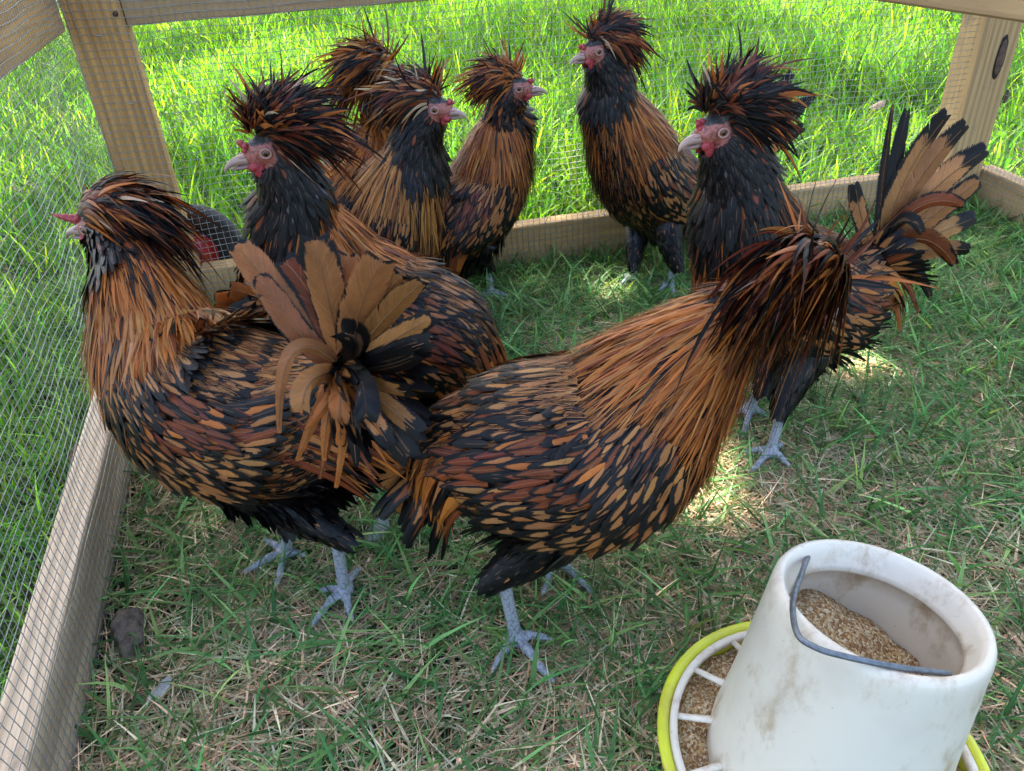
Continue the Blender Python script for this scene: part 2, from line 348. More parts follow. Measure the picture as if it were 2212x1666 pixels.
# ------------------------------------------------------------------ feathers and birds
BUFF=(.38,.145,.040); TAN=(.36,.152,.052); RUST=(.175,.037,.009); ORNG=(.43,.125,.020); GOLD=(.43,.18,.042); BLK=(.008,.0075,.0085); MAR=(.13,.025,.012); GREY=(.10,.10,.11); PALE=(.52,.36,.22); FLUFF=(.03,.03,.034)
def pick(rng,opts,n):
    """opts: list of (weight, rgb, lace)"""
    w_=np.array([o[0] for o in opts],float); w_/=w_.sum(); k=rng.choice(len(opts),n,p=w_)
    c=np.array([list(o[1])+[o[2]] for o in opts])[k]
    j=np.exp(rng.normal(0,.11,(n,1))); c[:,:3]*=j; c[:,1]*=np.exp(rng.normal(0,.06,n)); c[:,3]+=rng.normal(0,.04,n)
    return c
def feathers(mb, root, d, nor, L, W, col, rng, bend=0.0, droop=0.0, side=0.0, pq=(.35,.45), ns=6, cup=.25, mid=None, tip=None, us=1.0):
    root=np.asarray(root,float).reshape(-1,3); n=len(root); d=nz(d); d=np.broadcast_to(d,(n,3)); nor=np.broadcast_to(nor,(n,3))
    L=np.broadcast_to(np.asarray(L,float),(n,)); W=np.broadcast_to(np.asarray(W,float),(n,)); bend=np.broadcast_to(np.asarray(bend,float),(n,)); droop=np.broadcast_to(np.asarray(droop,float),(n,)); side=np.broadcast_to(np.asarray(side,float),(n,))
    nor=nz(nor-d*np.sum(nor*d,1,keepdims=True)); sd=np.cross(d,nor)
    s=np.linspace(0,1,ns+1); s=1-(1-s)**1.5
    P=[]
    for x in s:
        if mid is not None:
            p=root*(1-x)**2+mid*2*x*(1-x)+tip*x*x
        else:
            p=root+d*(L*x)[:,None]+nor*(L*bend*x*x)[:,None]+sd*(L*side*x*x)[:,None]; p=p.copy(); p[:,2]-=L*droop*x**2
        P.append(p)
    P=np.stack(P,1)                                     # n, ns+1, 3
    T=nz(np.gradient(P,axis=1)); S=nz(np.cross(T,nor[:,None,:])); Nn=np.cross(S,T)
    p_,q_=pq; wv=(s+.03)**p_*(1-s*.985)**q_; wv=wv/wv.max()
    hw=.5*W[:,None]*wv[None,:]*np.exp(rng.normal(0,.11,(n,ns+1)))
    V=np.stack([P-S*hw[...,None]-Nn*(hw*cup)[...,None],P,P+S*hw[...,None]-Nn*(hw*cup)[...,None]],2)
    m_=ns+1; idx=np.arange(n)[:,None]*(m_*3); F=[]
    for i in range(ns):
        for j in range(2):
            a=i*3+j; F.append(np.stack([idx[:,0]+a,idx[:,0]+a+1,idx[:,0]+a+4,idx[:,0]+a+3],1))
    F=np.concatenate(F)
    sid=rng.integers(0,50,n)
    uv=np.zeros((n,m_,3,2)); uv[...,0]=np.array([.5-.5*us,.5,.5+.5*us])[None,None,:]; uv[...,1]=(np.minimum(s,.999))[None,:,None]+sid[:,None,None]
    cc=np.repeat(col,m_*3,axis=0)
    mb.add(V.reshape(-1,3),F,uv.reshape(-1,2),cc)

def vane(mb, b, md, tp, W, col, lace, nn, rng, pq):
    """a large feather built of its barbs either side of a shaft, with splits and a frayed tip"""
    L=np.linalg.norm(md-b)+np.linalg.norm(tp-md); nb=max(24,int(L/.0019)); s=np.linspace(.05,.975,nb)
    f=lambda s:(1-s)[:,None]**2*b+2*(s*(1-s))[:,None]*md+(s*s)[:,None]*tp
    p=f(s); T=nz(2*(1-s)[:,None]*(md-b)+2*s[:,None]*(tp-md)); S=nz(np.cross(T,np.broadcast_to(nn,T.shape))); Nn=np.cross(S,T)
    wv=(s+.03)**pq[0]*(1-s*.97)**pq[1]; wv/=wv.max()
    cj=np.cumsum(rng.normal(0,.05,nb)); cj-=cj.mean(); blk=np.cumsum(rng.normal(0,.10,nb)); blk-=np.linspace(blk[0],blk[-1],nb)
    for sd in (1,-1):
        ang=.66+.03*np.sin(s*9+rng.random()*6)+rng.normal(0,.006,nb)-.25*s**3; gaps=np.ones(nb,bool); lf=np.exp(rng.normal(0,.015,nb))
        for _ in range(rng.integers(0,2)):
            g=rng.integers(int(nb*.35),nb-2); gaps[g:g+rng.integers(1,3)]=False
        lf[rng.random(nb)<.03]*=.92
        d=nz(T*np.cos(ang)[:,None]+S*(sd*np.sin(ang))[:,None]-Nn*.05); Lb=W*.5*wv/np.sin(.66-.25*s**3)*lf; Lb=np.minimum(Lb,((1-s)*L*.95+.0035)/np.cos(ang)*(1+rng.normal(0,.02,nb)))
        c=np.tile(np.array(list(col[:3])+[1.]),(nb,1)); c[:,:3]*=np.exp(cj*.5+rng.normal(0,.06,nb))[:,None]
        la=lace+blk*(.35 if lace<.8 else .55 if lace<1.1 else .2)+rng.normal(0,.03,nb); la=np.where(s>.70,la-(s-.70)*(5.5 if lace<.8 else 1.6 if lace<1.1 else 0),la); c[:,3]=np.where(lace<.55,.1,la)
        k=gaps; feathers(mb,p[k],d[k],Nn[k],Lb[k],.0040,c[k],rng,bend=-.12,pq=(.05,.62),ns=4,cup=.1,us=.30)
    tube(mb,np.concatenate([f(np.linspace(-.04,.96,12))+np.array(nn)*.0004]),np.linspace(.0011,.0003,12),5,c=np.array([.28,.13,.055,1.3] if lace>.55 else [.02,.015,.012,1.3]))
def crspline(K, t):
    K=np.asarray(K,float); n=len(K); i=np.clip(np.floor(t).astype(int),0,n-2); f=(t-i)[:,None]
    g=lambda k:K[np.clip(k,0,n-1)]
    p0,p1,p2,p3=g(i-1),g(i),g(i+1),g(i+2)
    return .5*((2*p1)+(-p0+p2)*f+(2*p0-5*p1+4*p2-p3)*f*f+(-p0+3*p1-3*p2+p3)*f**3)
RA=np.array([.009,.020,.031,.044,.066,.084,.080,.050,.018]); RB=np.array([.010,.021,.032,.047,.076,.098,.088,.056,.020])

def seg_dist(V,a,b):
    ab=b-a; t=np.clip(((V-a)@ab)/(ab@ab),0,1); return np.linalg.norm(V-(a+t[:,None]*ab),axis=1)

def rooster(seed, label, spine, head_yaw, head_pitch, legs, tails, crest, scale=1.0, nscale=1.0, front='mix', cape='orange', comb=(), wattle=.010, rough=1.0, mouth=0, ground=None, face=True, wingoff=0.0, saddle=1.0, dark=.0, tone=1.0, group='laced crested roosters in the pen'):
    rng=np.random.default_rng(seed); S3=[np.asarray(p,float) for p in spine]       # head, key3.., tail root (keys 1,3,4,5,6,7,8)
    y,pt=R(head_yaw),R(head_pitch)
    hF=np.array([math.cos(y)*math.cos(pt),math.sin(y)*math.cos(pt),math.sin(pt)]); hS=nz(np.cross(hF,[0,0,1.])); hU=np.cross(hS,hF)
    H=S3[0]; k3,k4,k5,k6,k7,k8=S3[1:]
    k2=H*.55+k3*.45-hF*.008
    K=np.array([H+hF*.027-hU*.003,H,k2,k3,k4,k5,k6,k7,k8])
    bF=k4-k6; bF[2]=0; bF=nz(bF); bS=nz(np.cross(bF,[0,0,1.]))
    Sk=np.array([hS,hS,hS*.75+bS*.25,hS*.4+bS*.6,bS,bS,bS,bS,bS])
    sc=np.array([1,1,1,1,1,1,1,1,1.])*scale; sc[:2]=1.0; sc[2]=nscale; sc[3]=nscale; sc[4]=(nscale+scale)/2
    t=np.linspace(0,8,97); C=crspline(K,t); rr=crspline(np.stack([RA*sc,RB*sc],1),t); ra,rb=rr[:,0],rr[:,1]
    T=nz(np.gradient(C,axis=0)); S=nz(crspline(Sk,t)); S=nz(S-T*np.sum(S*T,1,keepdims=True)); D=np.cross(T,S)
    m_=48; phi=np.arange(m_)*2*np.pi/m_
    def surf(off=0.0):
        return C[:,None,:]+((ra+off)[:,None]*np.sin(phi)[None,:])[...,None]*S[:,None,:]+((rb+off)[:,None]*np.cos(phi)[None,:])[...,None]*D[:,None,:]
    PS=surf()
    dT=nz(np.gradient(PS,axis=0)); dP=np.roll(PS,-1,1)-np.roll(PS,1,1); NN=nz(np.cross(dP,dT))
    sg=np.sign(np.sum(NN*(PS-C[:,None,:]),2,keepdims=True)); NN=NN*np.where(sg==0,1,sg)
    def samp(A,tt,pp):
        ti=np.clip(np.asarray(tt)*12,0,95.999); i=ti.astype(int); f=(ti-i)[:,None]; pj=(np.asarray(pp)/(2*np.pi)*m_)%m_; j=pj.astype(int)%m_; g=(pj-np.floor(pj))[:,None]; j1=(j+1)%m_
        return (A[i,j]*(1-f)+A[i+1,j]*f)*(1-g)+(A[i,j1]*(1-f)+A[i+1,j1]*f)*g
    clen=np.concatenate([[0],np.cumsum(np.linalg.norm(np.diff(C,axis=0),axis=1))])
    foot0=np.mean([l['foot'] for l in legs],axis=0); root=empty('rooster',(foot0[0],foot0[1],0)); tag(root,label,'rooster',group)
    # ---- body: one continuous skin (trunk, neck, head, thighs, shanks, toes) fused by a voxel remesh
    mb=MB(); n=len(t)
    V=PS.reshape(-1,3); F=[(i*m_+j,i*m_+(j+1)%m_,(i+1)*m_+(j+1)%m_,(i+1)*m_+j) for i in range(n-1) for j in range(m_)]
    V=np.concatenate([V,[C[0],C[-1]]]); base=n*m_
    mb.add(V,F); mb.f.append(np.array([(base,(j+1)%m_,j) for j in range(m_)]+[(base+1,(n-1)*m_+j,(n-1)*m_+(j+1)%m_) for j in range(m_)]))
    ci=float(crest.get('knob',.020)); ellipsoid(mb,H+hU*.016-hF*.008,[hF*.018,hS*.017,hU*ci],16,12)
    segs=[]; thighs=[]
    for l in legs:
        kn=l['knee']; ft=l['foot'].copy(); ft[2]=.013; sd=l['side']
        hip=k6*.45+k5*.55+bS*.040*sd+np.array([0,0,-.045])
        hi2=(hip*.45+kn*.55)+bF*.006
        tube(mb,crspline([hip,hi2,kn,kn+(ft-kn)*.12],np.linspace(0,3,10)),np.interp(np.linspace(0,3,10),[0,1,2,3],[.038*scale,.027*scale,.0115,.008]),16)
        thighs.append((hip,hi2,kn))
        sh=[kn-(ft-kn)*.05,kn*.6+ft*.4,kn*.15+ft*.85,ft]
        tube(mb,crspline(sh,np.linspace(0,3,8)),np.interp(np.linspace(0,3,8),[0,1,2,3],[.0080,.0066,.0068,.0085])*l.get('r',1),14); segs.append((kn,ft))
        ellipsoid(mb,ft+[0,0,-.001],[[.0115,0,0],[0,.0115,0],[0,0,.0085]],14,8)
        for tp in l['toes']:
            tp=tp.copy(); tp[2]=.0035; v=tp-ft; L_=np.linalg.norm(v[:2]); pv=np.array([-v[1],v[0],0]); pv=nz(pv)*rng.normal(0,.03)*L_
            q=[ft,ft+v*.33+[0,0,.006]+pv*.5,ft+v*.62+[0,0,.0055]+pv,ft+v*.84+[0,0,.005]+pv*.6,tp]
            tt=np.linspace(0,4,15); rad=np.interp(tt,[0,1,2,3,3.3,4],[.0066,.0050,.0043,.0037,.0024,.0006])+.0006*np.cos(tt*np.pi*2)
            tube(mb,crspline(q,tt),np.maximum(rad,.0007),10); segs.append((ft,tp))
    tmp=mb.build('body_src',SKIN,root,attr=False)
    md=tmp.modifiers.new('r','REMESH'); md.mode='VOXEL'; md.voxel_size=.0026; md.use_smooth_shade=True
    sm=tmp.modifiers.new('s','SMOOTH'); sm.iterations=2; sm.factor=.5
    dg=bpy.context.evaluated_depsgraph_get(); me=bpy.data.meshes.new_from_object(tmp.evaluated_get(dg)); me.name='body'
    om=tmp.data; bpy.data.objects.remove(tmp); bpy.data.meshes.remove(om)
    vv=np.zeros(len(me.vertices)*3,np.float32); me.vertices.foreach_get('co',vv); vv=vv.reshape(-1,3).astype(float)+np.array(root.location)
    cc=np.tile([.02,.017,.017,1.],(len(vv),1))
    d_=np.min([seg_dist(vv,a,b) for a,b in segs],axis=0)
    leg=(d_<.017); cc[leg]=[.29,.305,.335,1]
    claw=np.zeros(len(vv),bool)
    for l in legs:
        for tp in l['toes']: claw|=np.linalg.norm(vv-np.array([tp[0],tp[1],.004]),axis=1)<.011
    cc[claw]=[.52,.44,.38,1]
    rel=vv-H; xf,xu=rel@hF,rel@hU; fm=(xf>-.002)&(xu<.012)&(np.linalg.norm(rel,axis=1)<.04); 
    nzv=rng.normal(0,.04,len(vv))
    cc[fm]=[.37,.115,.085,1]; cc[fm,0]+=nzv[fm]
    a=me.color_attributes.new('fc','FLOAT_COLOR','POINT'); a.data.foreach_set('color',cc.astype(np.float32).ravel())
    me.materials.clear(); me.materials.append(SKIN)
    body=link(bpy.data.objects.new('body',me),root)
    me.polygons.foreach_set('use_smooth',np.ones(len(me.polygons),bool))
    def rows(mb, t0,t1, pf, L, W, colf, over=.42, lift=.10, bend=-.10, droop=0., pq=(.35,.35), ns=6, A=PS, off=0.0, jit=.12, cup=.25, wid=.62, downz=0.0, side=0.0, fan=0.0, filt=None):
        """shingled rows from t0 to t1; pf(t)->(phi0,phi1); L,W,colf functions of (t,phi arrays)"""
        tt=t0; r_=0; acc=[]
        while tt<t1:
            p0,p1=pf(tt); 
            La=float(np.mean(L(tt,np.array([(p0+p1)/2])))); Wa=float(np.mean(W(tt,np.array([(p0+p1)/2]))))
            rm=(np.interp(tt,t,ra)+np.interp(tt,t,rb))/2+off; circ=(p1-p0)*rm; k=max(2,int(circ/(Wa*wid)))
            ph=p0+(np.arange(k)+.5*(r_%2))/k*(p1-p0)+rng.normal(0,jit/k*(p1-p0),k)
            tj=tt+rng.normal(0,.03,k); acc.append((tj,ph))
            ds=np.interp(tt+.05,t,clen)-np.interp(tt-.05,t,clen); tt+=La*over/max(ds/.1,1e-3); r_+=1
        if not acc: return
        tj=np.clip(np.concatenate([a_[0] for a_ in acc]),t0,min(t1,7.95)); ph=np.concatenate([a_[1] for a_ in acc])
        if filt is not None: kk=filt(tj,ph); tj,ph=tj[kk],ph[kk]
        p=samp(A,tj,ph); nn=nz(samp(NN,tj,ph)); dd=nz(samp(dT,tj,ph)); k=len(tj)
        pv=nz(samp(np.broadcast_to(dP,PS.shape),tj,ph)); dd=nz(dd+pv*rng.normal(0,.10,(k,1))+pv*(fan*np.sin(ph))[:,None]*-1+np.array([0,0,-1.])*downz)
        dd=nz(dd-nn*np.sum(dd*nn,1,keepdims=True))
        bk=nz(k7-k4); kk=~((tj>3.9)&(np.cos(ph)>-.2)&((dd@bk<.45)|(np.sum(nn*samp(np.broadcast_to(D[:,None,:],PS.shape),tj,ph),1)*np.cos(ph)<-.1)))
        tj,ph,p,nn,dd=tj[kk],ph[kk],p[kk],nn[kk],dd[kk]; k=len(tj)
        if k==0: return
        dl=nz(dd+nn*(lift+rng.normal(0,.03,(k,1))))
        Lv=np.array([float(L(a_,np.array([b_]))[0]) for a_,b_ in zip(tj,ph)])*np.exp(rng.normal(0,.09,k)); Wv=np.array([float(W(a_,np.array([b_]))[0]) for a_,b_ in zip(tj,ph)])*np.exp(rng.normal(0,.09,k))
        feathers(mb,p+nn*(.001+off+rng.random((k,1))*.002),dl,nn,Lv,Wv,colf(tj,ph),rng,bend=bend+rng.normal(0,.04,k),droop=droop,side=side+rng.normal(0,.05,k),pq=pq,ns=ns,cup=cup)
    cst=lambda x: (lambda tt,ph: np.full(len(ph),x))
    full=lambda tt:(0,2*np.pi)
    # ---- plumage: breast, back, belly, thighs
    mb=MB()
    def col_body(tj,ph):
        n=len(tj); dorsal=np.cos(ph); c=pick(rng,[(4,TAN,.58),(3,BUFF,.60),(.6,RUST,.7),(.6,BLK,.3)],n)
        br=pick(rng,[(5,BUFF,.50),(1,RUST,.5),(1,BLK,.3)],n); m1=dorsal<.1; c[m1]=br[m1]
        be=pick(rng,[(6,BLK,.5),(1,GREY,.3)],n); m2=(dorsal<-.55)&(tj>5.6); c[m2]=be[m2]
        c[:,3]-=dark; return c
    lb=lambda tt,ph: np.interp(np.cos(ph),[-1,0,1],[.036,.036,.044])*np.interp(tt,[3.8,5],[.75,1])
    wb=lambda tt,ph: np.interp(np.cos(ph),[-1,0,1],[.0128,.0128,.0100])*np.interp(tt,[3.8,5],[.75,1])
    rows(mb,3.6,7.9,full,lb,wb,col_body,over=.30,lift=.12,bend=-.14,pq=(.4,.5),cup=.35,jit=.22,filt=lambda a_,b_:~((a_<4.5)&(np.cos(b_)>.2)&(rng.random(len(a_))<.85)))
    rows(mb,3.8,7.8,full,cst(.030),cst(.0011),col_body,over=.16,lift=.20,bend=-.1,droop=.1,pq=(.1,.5),ns=4,jit=.5,wid=4.5)
    rows(mb,5.4,7.6,lambda tt:(np.pi-.9,np.pi+.9),cst(.035),cst(.012),lambda tj,ph:pick(rng,[(1,BLK,.6),(.2,GREY,.5)],len(tj)),over=.4,lift=.45,bend=.1,pq=(.3,.6),droop=.15)
    for (a_,b_,c_) in thighs:
        L1=np.linspace(0.15,1.0,13)
        for q in L1:
            ctr=a_*(1-q)**2+2*b_*q*(1-q)+c_*q*q; dr=nz(2*(1-q)*(b_-a_)+2*q*(c_-b_)); rad=np.interp(q,[0,.5,1],[.036,.025,.012])*scale
            k=int(10+rad*420); th=rng.random(k)*2*np.pi; e1=nz(np.cross(dr,[.3,1,.1])); e2=np.cross(dr,e1); nn=np.outer(np.cos(th),e1)+np.outer(np.sin(th),e2)
            dk=crest.get('thigh','black')
            feathers(mb,ctr+nn*rad*.95,nz(dr+nn*.28),nn,.022+rng.random(k)*.008,.010,pick(rng,[(5,BLK,.5),(1.5 if dk=='laced' else .25,BUFF,.35)],k),rng,bend=-.25,pq=(.35,.5),ns=4)
    mb.build('plumage',FEATHER,root)
    # ---- hackle: long lance feathers down the neck on to the shoulders
    mb=MB()
    def col_h(tj,ph):
        n=len(tj); low=np.clip((tj-crest.get('low',2.15))/.7,0,1)
        O={'orange':[(5,ORNG,1.25),(1.5,RUST,1.1),(2,BUFF,1.2),(.7,BLK,.5),(1,GOLD,1.3)],
           'black':[(2,BLK,.5),(2,RUST,.9),(1.5,ORNG,1.0)],
           'gold':[(4,GOLD,1.2),(2,BUFF,1.1),(1,RUST,1.),(1,BLK,.5)],
           'laced':[(3,BUFF,.5),(2,RUST,.7),(2,BLK,.4),(1,ORNG,.9)]}
        hi=pick(rng,[(5,BLK,.5),(2,RUST,.8),(1.5,MAR,.9),(1.0,ORNG,.9)],n); lo=pick(rng,O[cape],n); m1=rng.random(n)<low
        c=np.where(m1[:,None],lo,hi)
        fr=np.cos(ph)<(.15 if front=='black' else -.35)
        if front in O: f_=pick(rng,O[front],n); c[fr&m1]=f_[fr&m1]
        return c
    lh=lambda tt,ph: np.full(len(ph),float(np.interp(tt,[1.8,2.6,4.0,4.6],[.034,.050,.066,.060]))*rough)
    wh_=lambda tt,ph: np.full(len(ph),float(np.interp(tt,[1.8,3,4.6],[.0050,.0062,.0080])))
    rows(mb,1.9,crest.get('hk',4.4),full,lh,wh_,col_h,over=.10,lift=.10,bend=-.16,droop=crest.get('hd',.10),pq=(.3,.75),ns=6,jit=.3,wid=.85,fan=.06)
    rows(mb,2.4,4.0,full,lh,cst(.0034),col_h,over=.3,lift=.25,bend=-.1,droop=.12,pq=(.3,.9),ns=6,jit=.4,wid=1.6)
    rows(mb,2.0,4.3,full,lh,cst(.0012),col_h,over=.15,lift=.20,bend=-.1,droop=crest.get('hd',.12),pq=(.1,.5),ns=5,jit=.5,wid=5)
    mb.build('neck_hackle',FEATHER,root)
    # ---- beard and cheeks: short, dark
    mb=MB()
    bt=crest.get('beard',2.7)
    rows(mb,1.04,bt,lambda tt:(lambda q:(q,2*np.pi-q))(float(np.interp(tt,[1.1,1.5,2.0,2.5],[.55,.1,.6,1.5]))),lambda tt,ph:np.full(len(ph),float(np.interp(tt,[1.1,1.5,2.6],[.012,.024,.040]))),lambda tt,ph:np.full(len(ph),float(np.interp(tt,[1.1,1.6,2.6],[.005,.008,.011]))),
         lambda tj,ph:pick(rng,[(6,BLK,.5),(.5,RUST,.7),(.3,GREY,.4)] if bt>2.4 else [(3,BLK,.5),(1,RUST,.7),(.5,ORNG,.9)],len(tj)),over=.2,lift=.30,bend=-.05,pq=(.3,.5),ns=5,jit=.3,droop=.08,wid=.7)
    mb.build('beard',FEATHER,root)
    # ---- saddle: long drooping lances over the rump
    mb=MB()
    rows(mb,6.45,7.8,lambda tt:(-1.75,1.75),lambda tt,ph:np.full(len(ph),.085*saddle),cst(.0085),
         lambda tj,ph:pick(rng,[(2.5,RUST,1.1),(3,ORNG,1.15),(1.8,BLK,.5),(1,BUFF,.9)],len(tj)),over=.10,lift=.16,bend=-.22,droop=.62,pq=(.3,.75),ns=8,jit=.35,wid=.9,fan=-.25,downz=.25)
    mb.build('saddle',FEATHER,root)
    # ---- wings: coverts, bar, folded secondaries
    for sd in (1,-1):
        mb=MB(); offb=.010+wingoff
        ph0,ph1=.72,1.98
        U=np.linspace(4.35,7.1,22); Vp=np.linspace(ph0,ph1,14); gu,gv=np.meshgrid(U,Vp,indexing='ij')
        bumpv=np.sin(np.pi*np.clip((gu-4.3)/2.9,0,1))**.6*np.sin(np.pi*np.clip((gv-ph0+.1)/(ph1-ph0+.2),0,1))**.6
        p=samp(PS,gu.ravel(),sd*gv.ravel())+samp(NN,gu.ravel(),sd*gv.ravel())*(bumpv.ravel()[:,None]*offb-.004)
        F=[(i*14+j,i*14+j+1,(i+1)*14+j+1,(i+1)*14+j) for i in range(21) for j in range(13)]
        mb.add(p,F,np.full((len(p),2),.5),np.array([.012,.011,.012,.3]))
        # folded secondaries first (lowest layer), long and broad, stepping down the wing
        k=11
        for q in range(k):
            a_=q/(k-1); tu=4.95+1.35*a_; pv=sd*(1.92-.10*a_-.50*a_**2)
            rp_=samp(PS,[tu],[pv])[0]; nn=samp(NN,[tu],[pv])[0]; dd=samp(dT,[tu],[pv])[0]; dd=nz(dd+np.array([0,0,-.10]) -nn*.05)
            feathers(mb,rp_+nn*(offb*(.9-.3*a_)+.004-.0008*q),dd,nn,.066*scale*crest.get('wl',1.0),.027,pick(rng,[(3,BUFF,.93),(1,TAN,.93)],1),rng,bend=-.16,side=-.05*sd,pq=(.25,.34),ns=10,cup=.3)
        def col_w(tj,ph):
            a_=np.abs(ph); n=len(tj); top=pick(rng,[(4,RUST,.85),(2,MAR,.85),(1.3,BLK,.4),(1,ORNG,.8),(1,BUFF,.6)],n); bar=pick(rng,[(5,TAN,.62),(3,BUFF,.62)],n); sh=pick(rng,[(2,BLK,.32),(4,BUFF,.52),(1,RUST,.55)],n)
            z=(a_-ph0)/(ph1-ph0)+(tj-4.6)*.05; m_b=(z>.55); m_s=tj<5.0; c=top; c[m_b]=bar[m_b]; c[m_s]=sh[m_s]; return c
        lw=lambda tt,ph: np.interp((np.abs(ph)-ph0)/(ph1-ph0),[0,.5,1],[.036,.042,.042])*np.interp(tt,[4.4,5.6],[.75,1.1])
        ww=lambda tt,ph: np.interp((np.abs(ph)-ph0)/(ph1-ph0),[0,.5,1],[.0065,.0090,.0165])*np.interp(tt,[4.4,5.6],[.9,1.05])
        def pfw(tt): 
            lo=np.interp(tt,[4.35,4.8,6.4],[1.1,ph0,ph0+.15]); hi=np.interp(tt,[4.35,4.8,5.6,6.5],[1.7,1.98,1.9,1.15]); return (sd*lo,sd*hi) if sd>0 else (-hi,-lo)
        rows(mb,4.35,6.5,pfw,lw,ww,col_w,over=.38,lift=.13,bend=-.12,pq=(.38,.48),off=offb,wid=.66,downz=.12)
        mb.build('wing',FEATHER,root)
    # ---- tail: each big feather root -> mid -> tip
    mb=MB(); tn=nz(np.asarray(tails.get('normal',bS),float))
    for (b_,mdp,tp,w_,c_,la) in tails['f']:
        b_,tp=np.asarray(b_),np.asarray(tp); mdp=(b_+tp)/2 if mdp is None else np.asarray(mdp)
        cc=pick(rng,[(1,c_,la)],1); L_=np.linalg.norm(tp-b_)
        nn=nz(tn+rng.normal(0,.15,3))
        vane(mb,b_,mdp,tp,w_,cc[0],la,nn,rng,(.4,.85) if w_<.018 else tails.get('pq',(.45,.55)))
    # tail coverts + fluff round the root
    k=tails.get('cov',70); td=nz(tails['dir']); e1=nz(np.cross(td,[.1,.2,1.])); e2=np.cross(td,e1); th=rng.random(k)*2*np.pi
    nn=np.outer(np.cos(th),e1)+np.outer(np.sin(th),e2); dd=nz(td*.9+nn*(.35+.9*rng.random((k,1)))+np.array([0,0,-.12]))
    feathers(mb,k8+nn*.010-td*.01,dd,nn,.045+.035*rng.random(k),.0115,pick(rng,[(2.4,BLK,.5),(3,BUFF,.62),(1,RUST,.7)],k),rng,bend=-.25,droop=.25,pq=(.35,.4),ns=7)
    k=60; th=rng.random(k)*2*np.pi; nn=np.outer(np.cos(th),e1)+np.outer(np.sin(th),e2); dd=nz(td*.5+nn)
    feathers(mb,k8+nn*.006,dd,nn,.028,.010,pick(rng,[(1,FLUFF,1.3),(2,BLK,.5)],k),rng,bend=-.1,pq=(.3,.6),ns=4)
    mb.build('tail',FEATHER,root)
    # ---- crest
    mb=MB(); k=int(crest.get('n',330)*2.7)
    z=rng.random(k); th=rng.random(k)*2*np.pi
    uz=z*1.25-.28; q_=np.sqrt(np.maximum(1-uz**2,0)); ux=q_*np.cos(th); us=q_*np.sin(th)
    keep=~((ux>.30)&(uz<.30)); ux,us,uz=ux[keep],us[keep],uz[keep]; k=len(ux)
    nv=nz(np.outer(ux,hF)+np.outer(us,hS)+np.outer(uz,hU)); rd=crest.get('rad',1.0)
    c0=H+hU*.014-hF*.008; rt_=c0+nv*.021*rd
    sb,su=crest.get('back',.7),crest.get('up',.25)
    clump=np.sin(np.arctan2(us,uz)*7+seed)*.12
    top=np.clip(uz,0,1)
    dd=nv*crest.get('out',.65)-hF[None,:]*(sb*(1.0-.0*top))[:,None] if False else nv*crest.get('out',.65)-hF[None,:]*sb+hU[None,:]*(su*(.1+1.9*top))[:,None]
    dd=dd+hS[None,:]*crest.get('side',0.0)+hS[None,:]*clump[:,None]+rng.normal(0,crest.get('mess',.2)*.60,(k,3)); dd=nz(dd)
    upm=(rng.random(k)<crest.get('upf',.035))&(uz>.1); dd=np.where(upm[:,None],nz(nv+hU*.5+rng.normal(0,.22,(k,3))),dd)
    Lc=crest.get('L',.062)*np.exp(rng.normal(0,.20,k)); Lc*=np.interp(ux,[-1,.0,1],[1.08,.9,.62])*np.interp(uz,[-.2,.3,1],[.8,1,.95]); Lc=np.where(rng.random(k)<.10,Lc*1.35,Lc)
    pal=crest.get('pal',[(4.4,BLK,.5),(2,MAR,.9),(2,RUST,.95),(1.1,ORNG,1.0),(.1,PALE,1.2)])
    feathers(mb,rt_,dd,nv,Lc,.0042*np.exp(rng.normal(0,.15,k))*crest.get('w',1.0),pick(rng,pal,k),rng,bend=crest.get('bend',-.18),droop=crest.get('droop',.55)*np.exp(rng.normal(0,.3,k))*(1-crest.get('td',.6)*top)*np.where(upm,.12,1),side=rng.normal(0,.12,k),pq=(.30,.75),ns=8)
    # short dark underlayer so the skull never shows
    k2_=420; z=rng.random(k2_); th=rng.random(k2_)*2*np.pi; uv_=np.stack([np.sqrt(1-z**2)*np.cos(th),np.sqrt(1-z**2)*np.sin(th),z*1.1-.25],1); uv_=uv_[~((uv_[:,0]>.5)&(uv_[:,2]<.2))]
    nv=nz(uv_@np.array([hF,hS,hU])); feathers(mb,c0+nv*.016,nz(nv*.5-hF*sb+hU*su*.5),nv,.030,.006,pick(rng,[(5,BLK,.5),(1,MAR,.9)],len(nv)),rng,bend=-.1,droop=.2,pq=(.3,.6),ns=5)
    # stray spikes
    for (vf,vs,vu,L_,dr) in crest.get('spikes',[]):
        for _ in range(3):
            dv=nz(hF*vf+hS*vs+hU*vu+rng.normal(0,.10,3)); feathers(mb,(c0+dv*.018)[None],dv[None],nz(np.cross(dv,hF+.1))[None],L_*(.8+.3*rng.random()),.0036,pick(rng,[(1,ORNG,1.2),(1,RUST,1.),(1,BLK,.5),(.6,PALE,1.3)],1),rng,droop=dr,bend=rng.normal(0,.1),pq=(.28,.9),ns=8)
    mb.build('crest',FEATHER,root)
    # ---- beak, comb, wattles, eyes
    bb=H+hF*.026-hU*.0035
    mb=MB(); q=np.array([bb-hF*.008,bb+hF*.004+hU*.0015,bb+hF*.014+hU*.0012,bb+hF*.022-hU*.002,bb+hF*.0265-hU*.0075])
    tt=np.linspace(0,4,15); tube(mb,crspline(q,tt),np.interp(tt,[0,1,2,3,4],[.0080,.0070,.0052,.0032,.0006]),14,flat=.82,upv=hU,c=(.36,.23,.18,1))
    q=np.array([bb-hF*.006-hU*.006,bb+hF*.006-hU*.0062,bb+hF*.014-hU*.0056,bb+hF*.0205-hU*.0062]); tt=np.linspace(0,3,10)
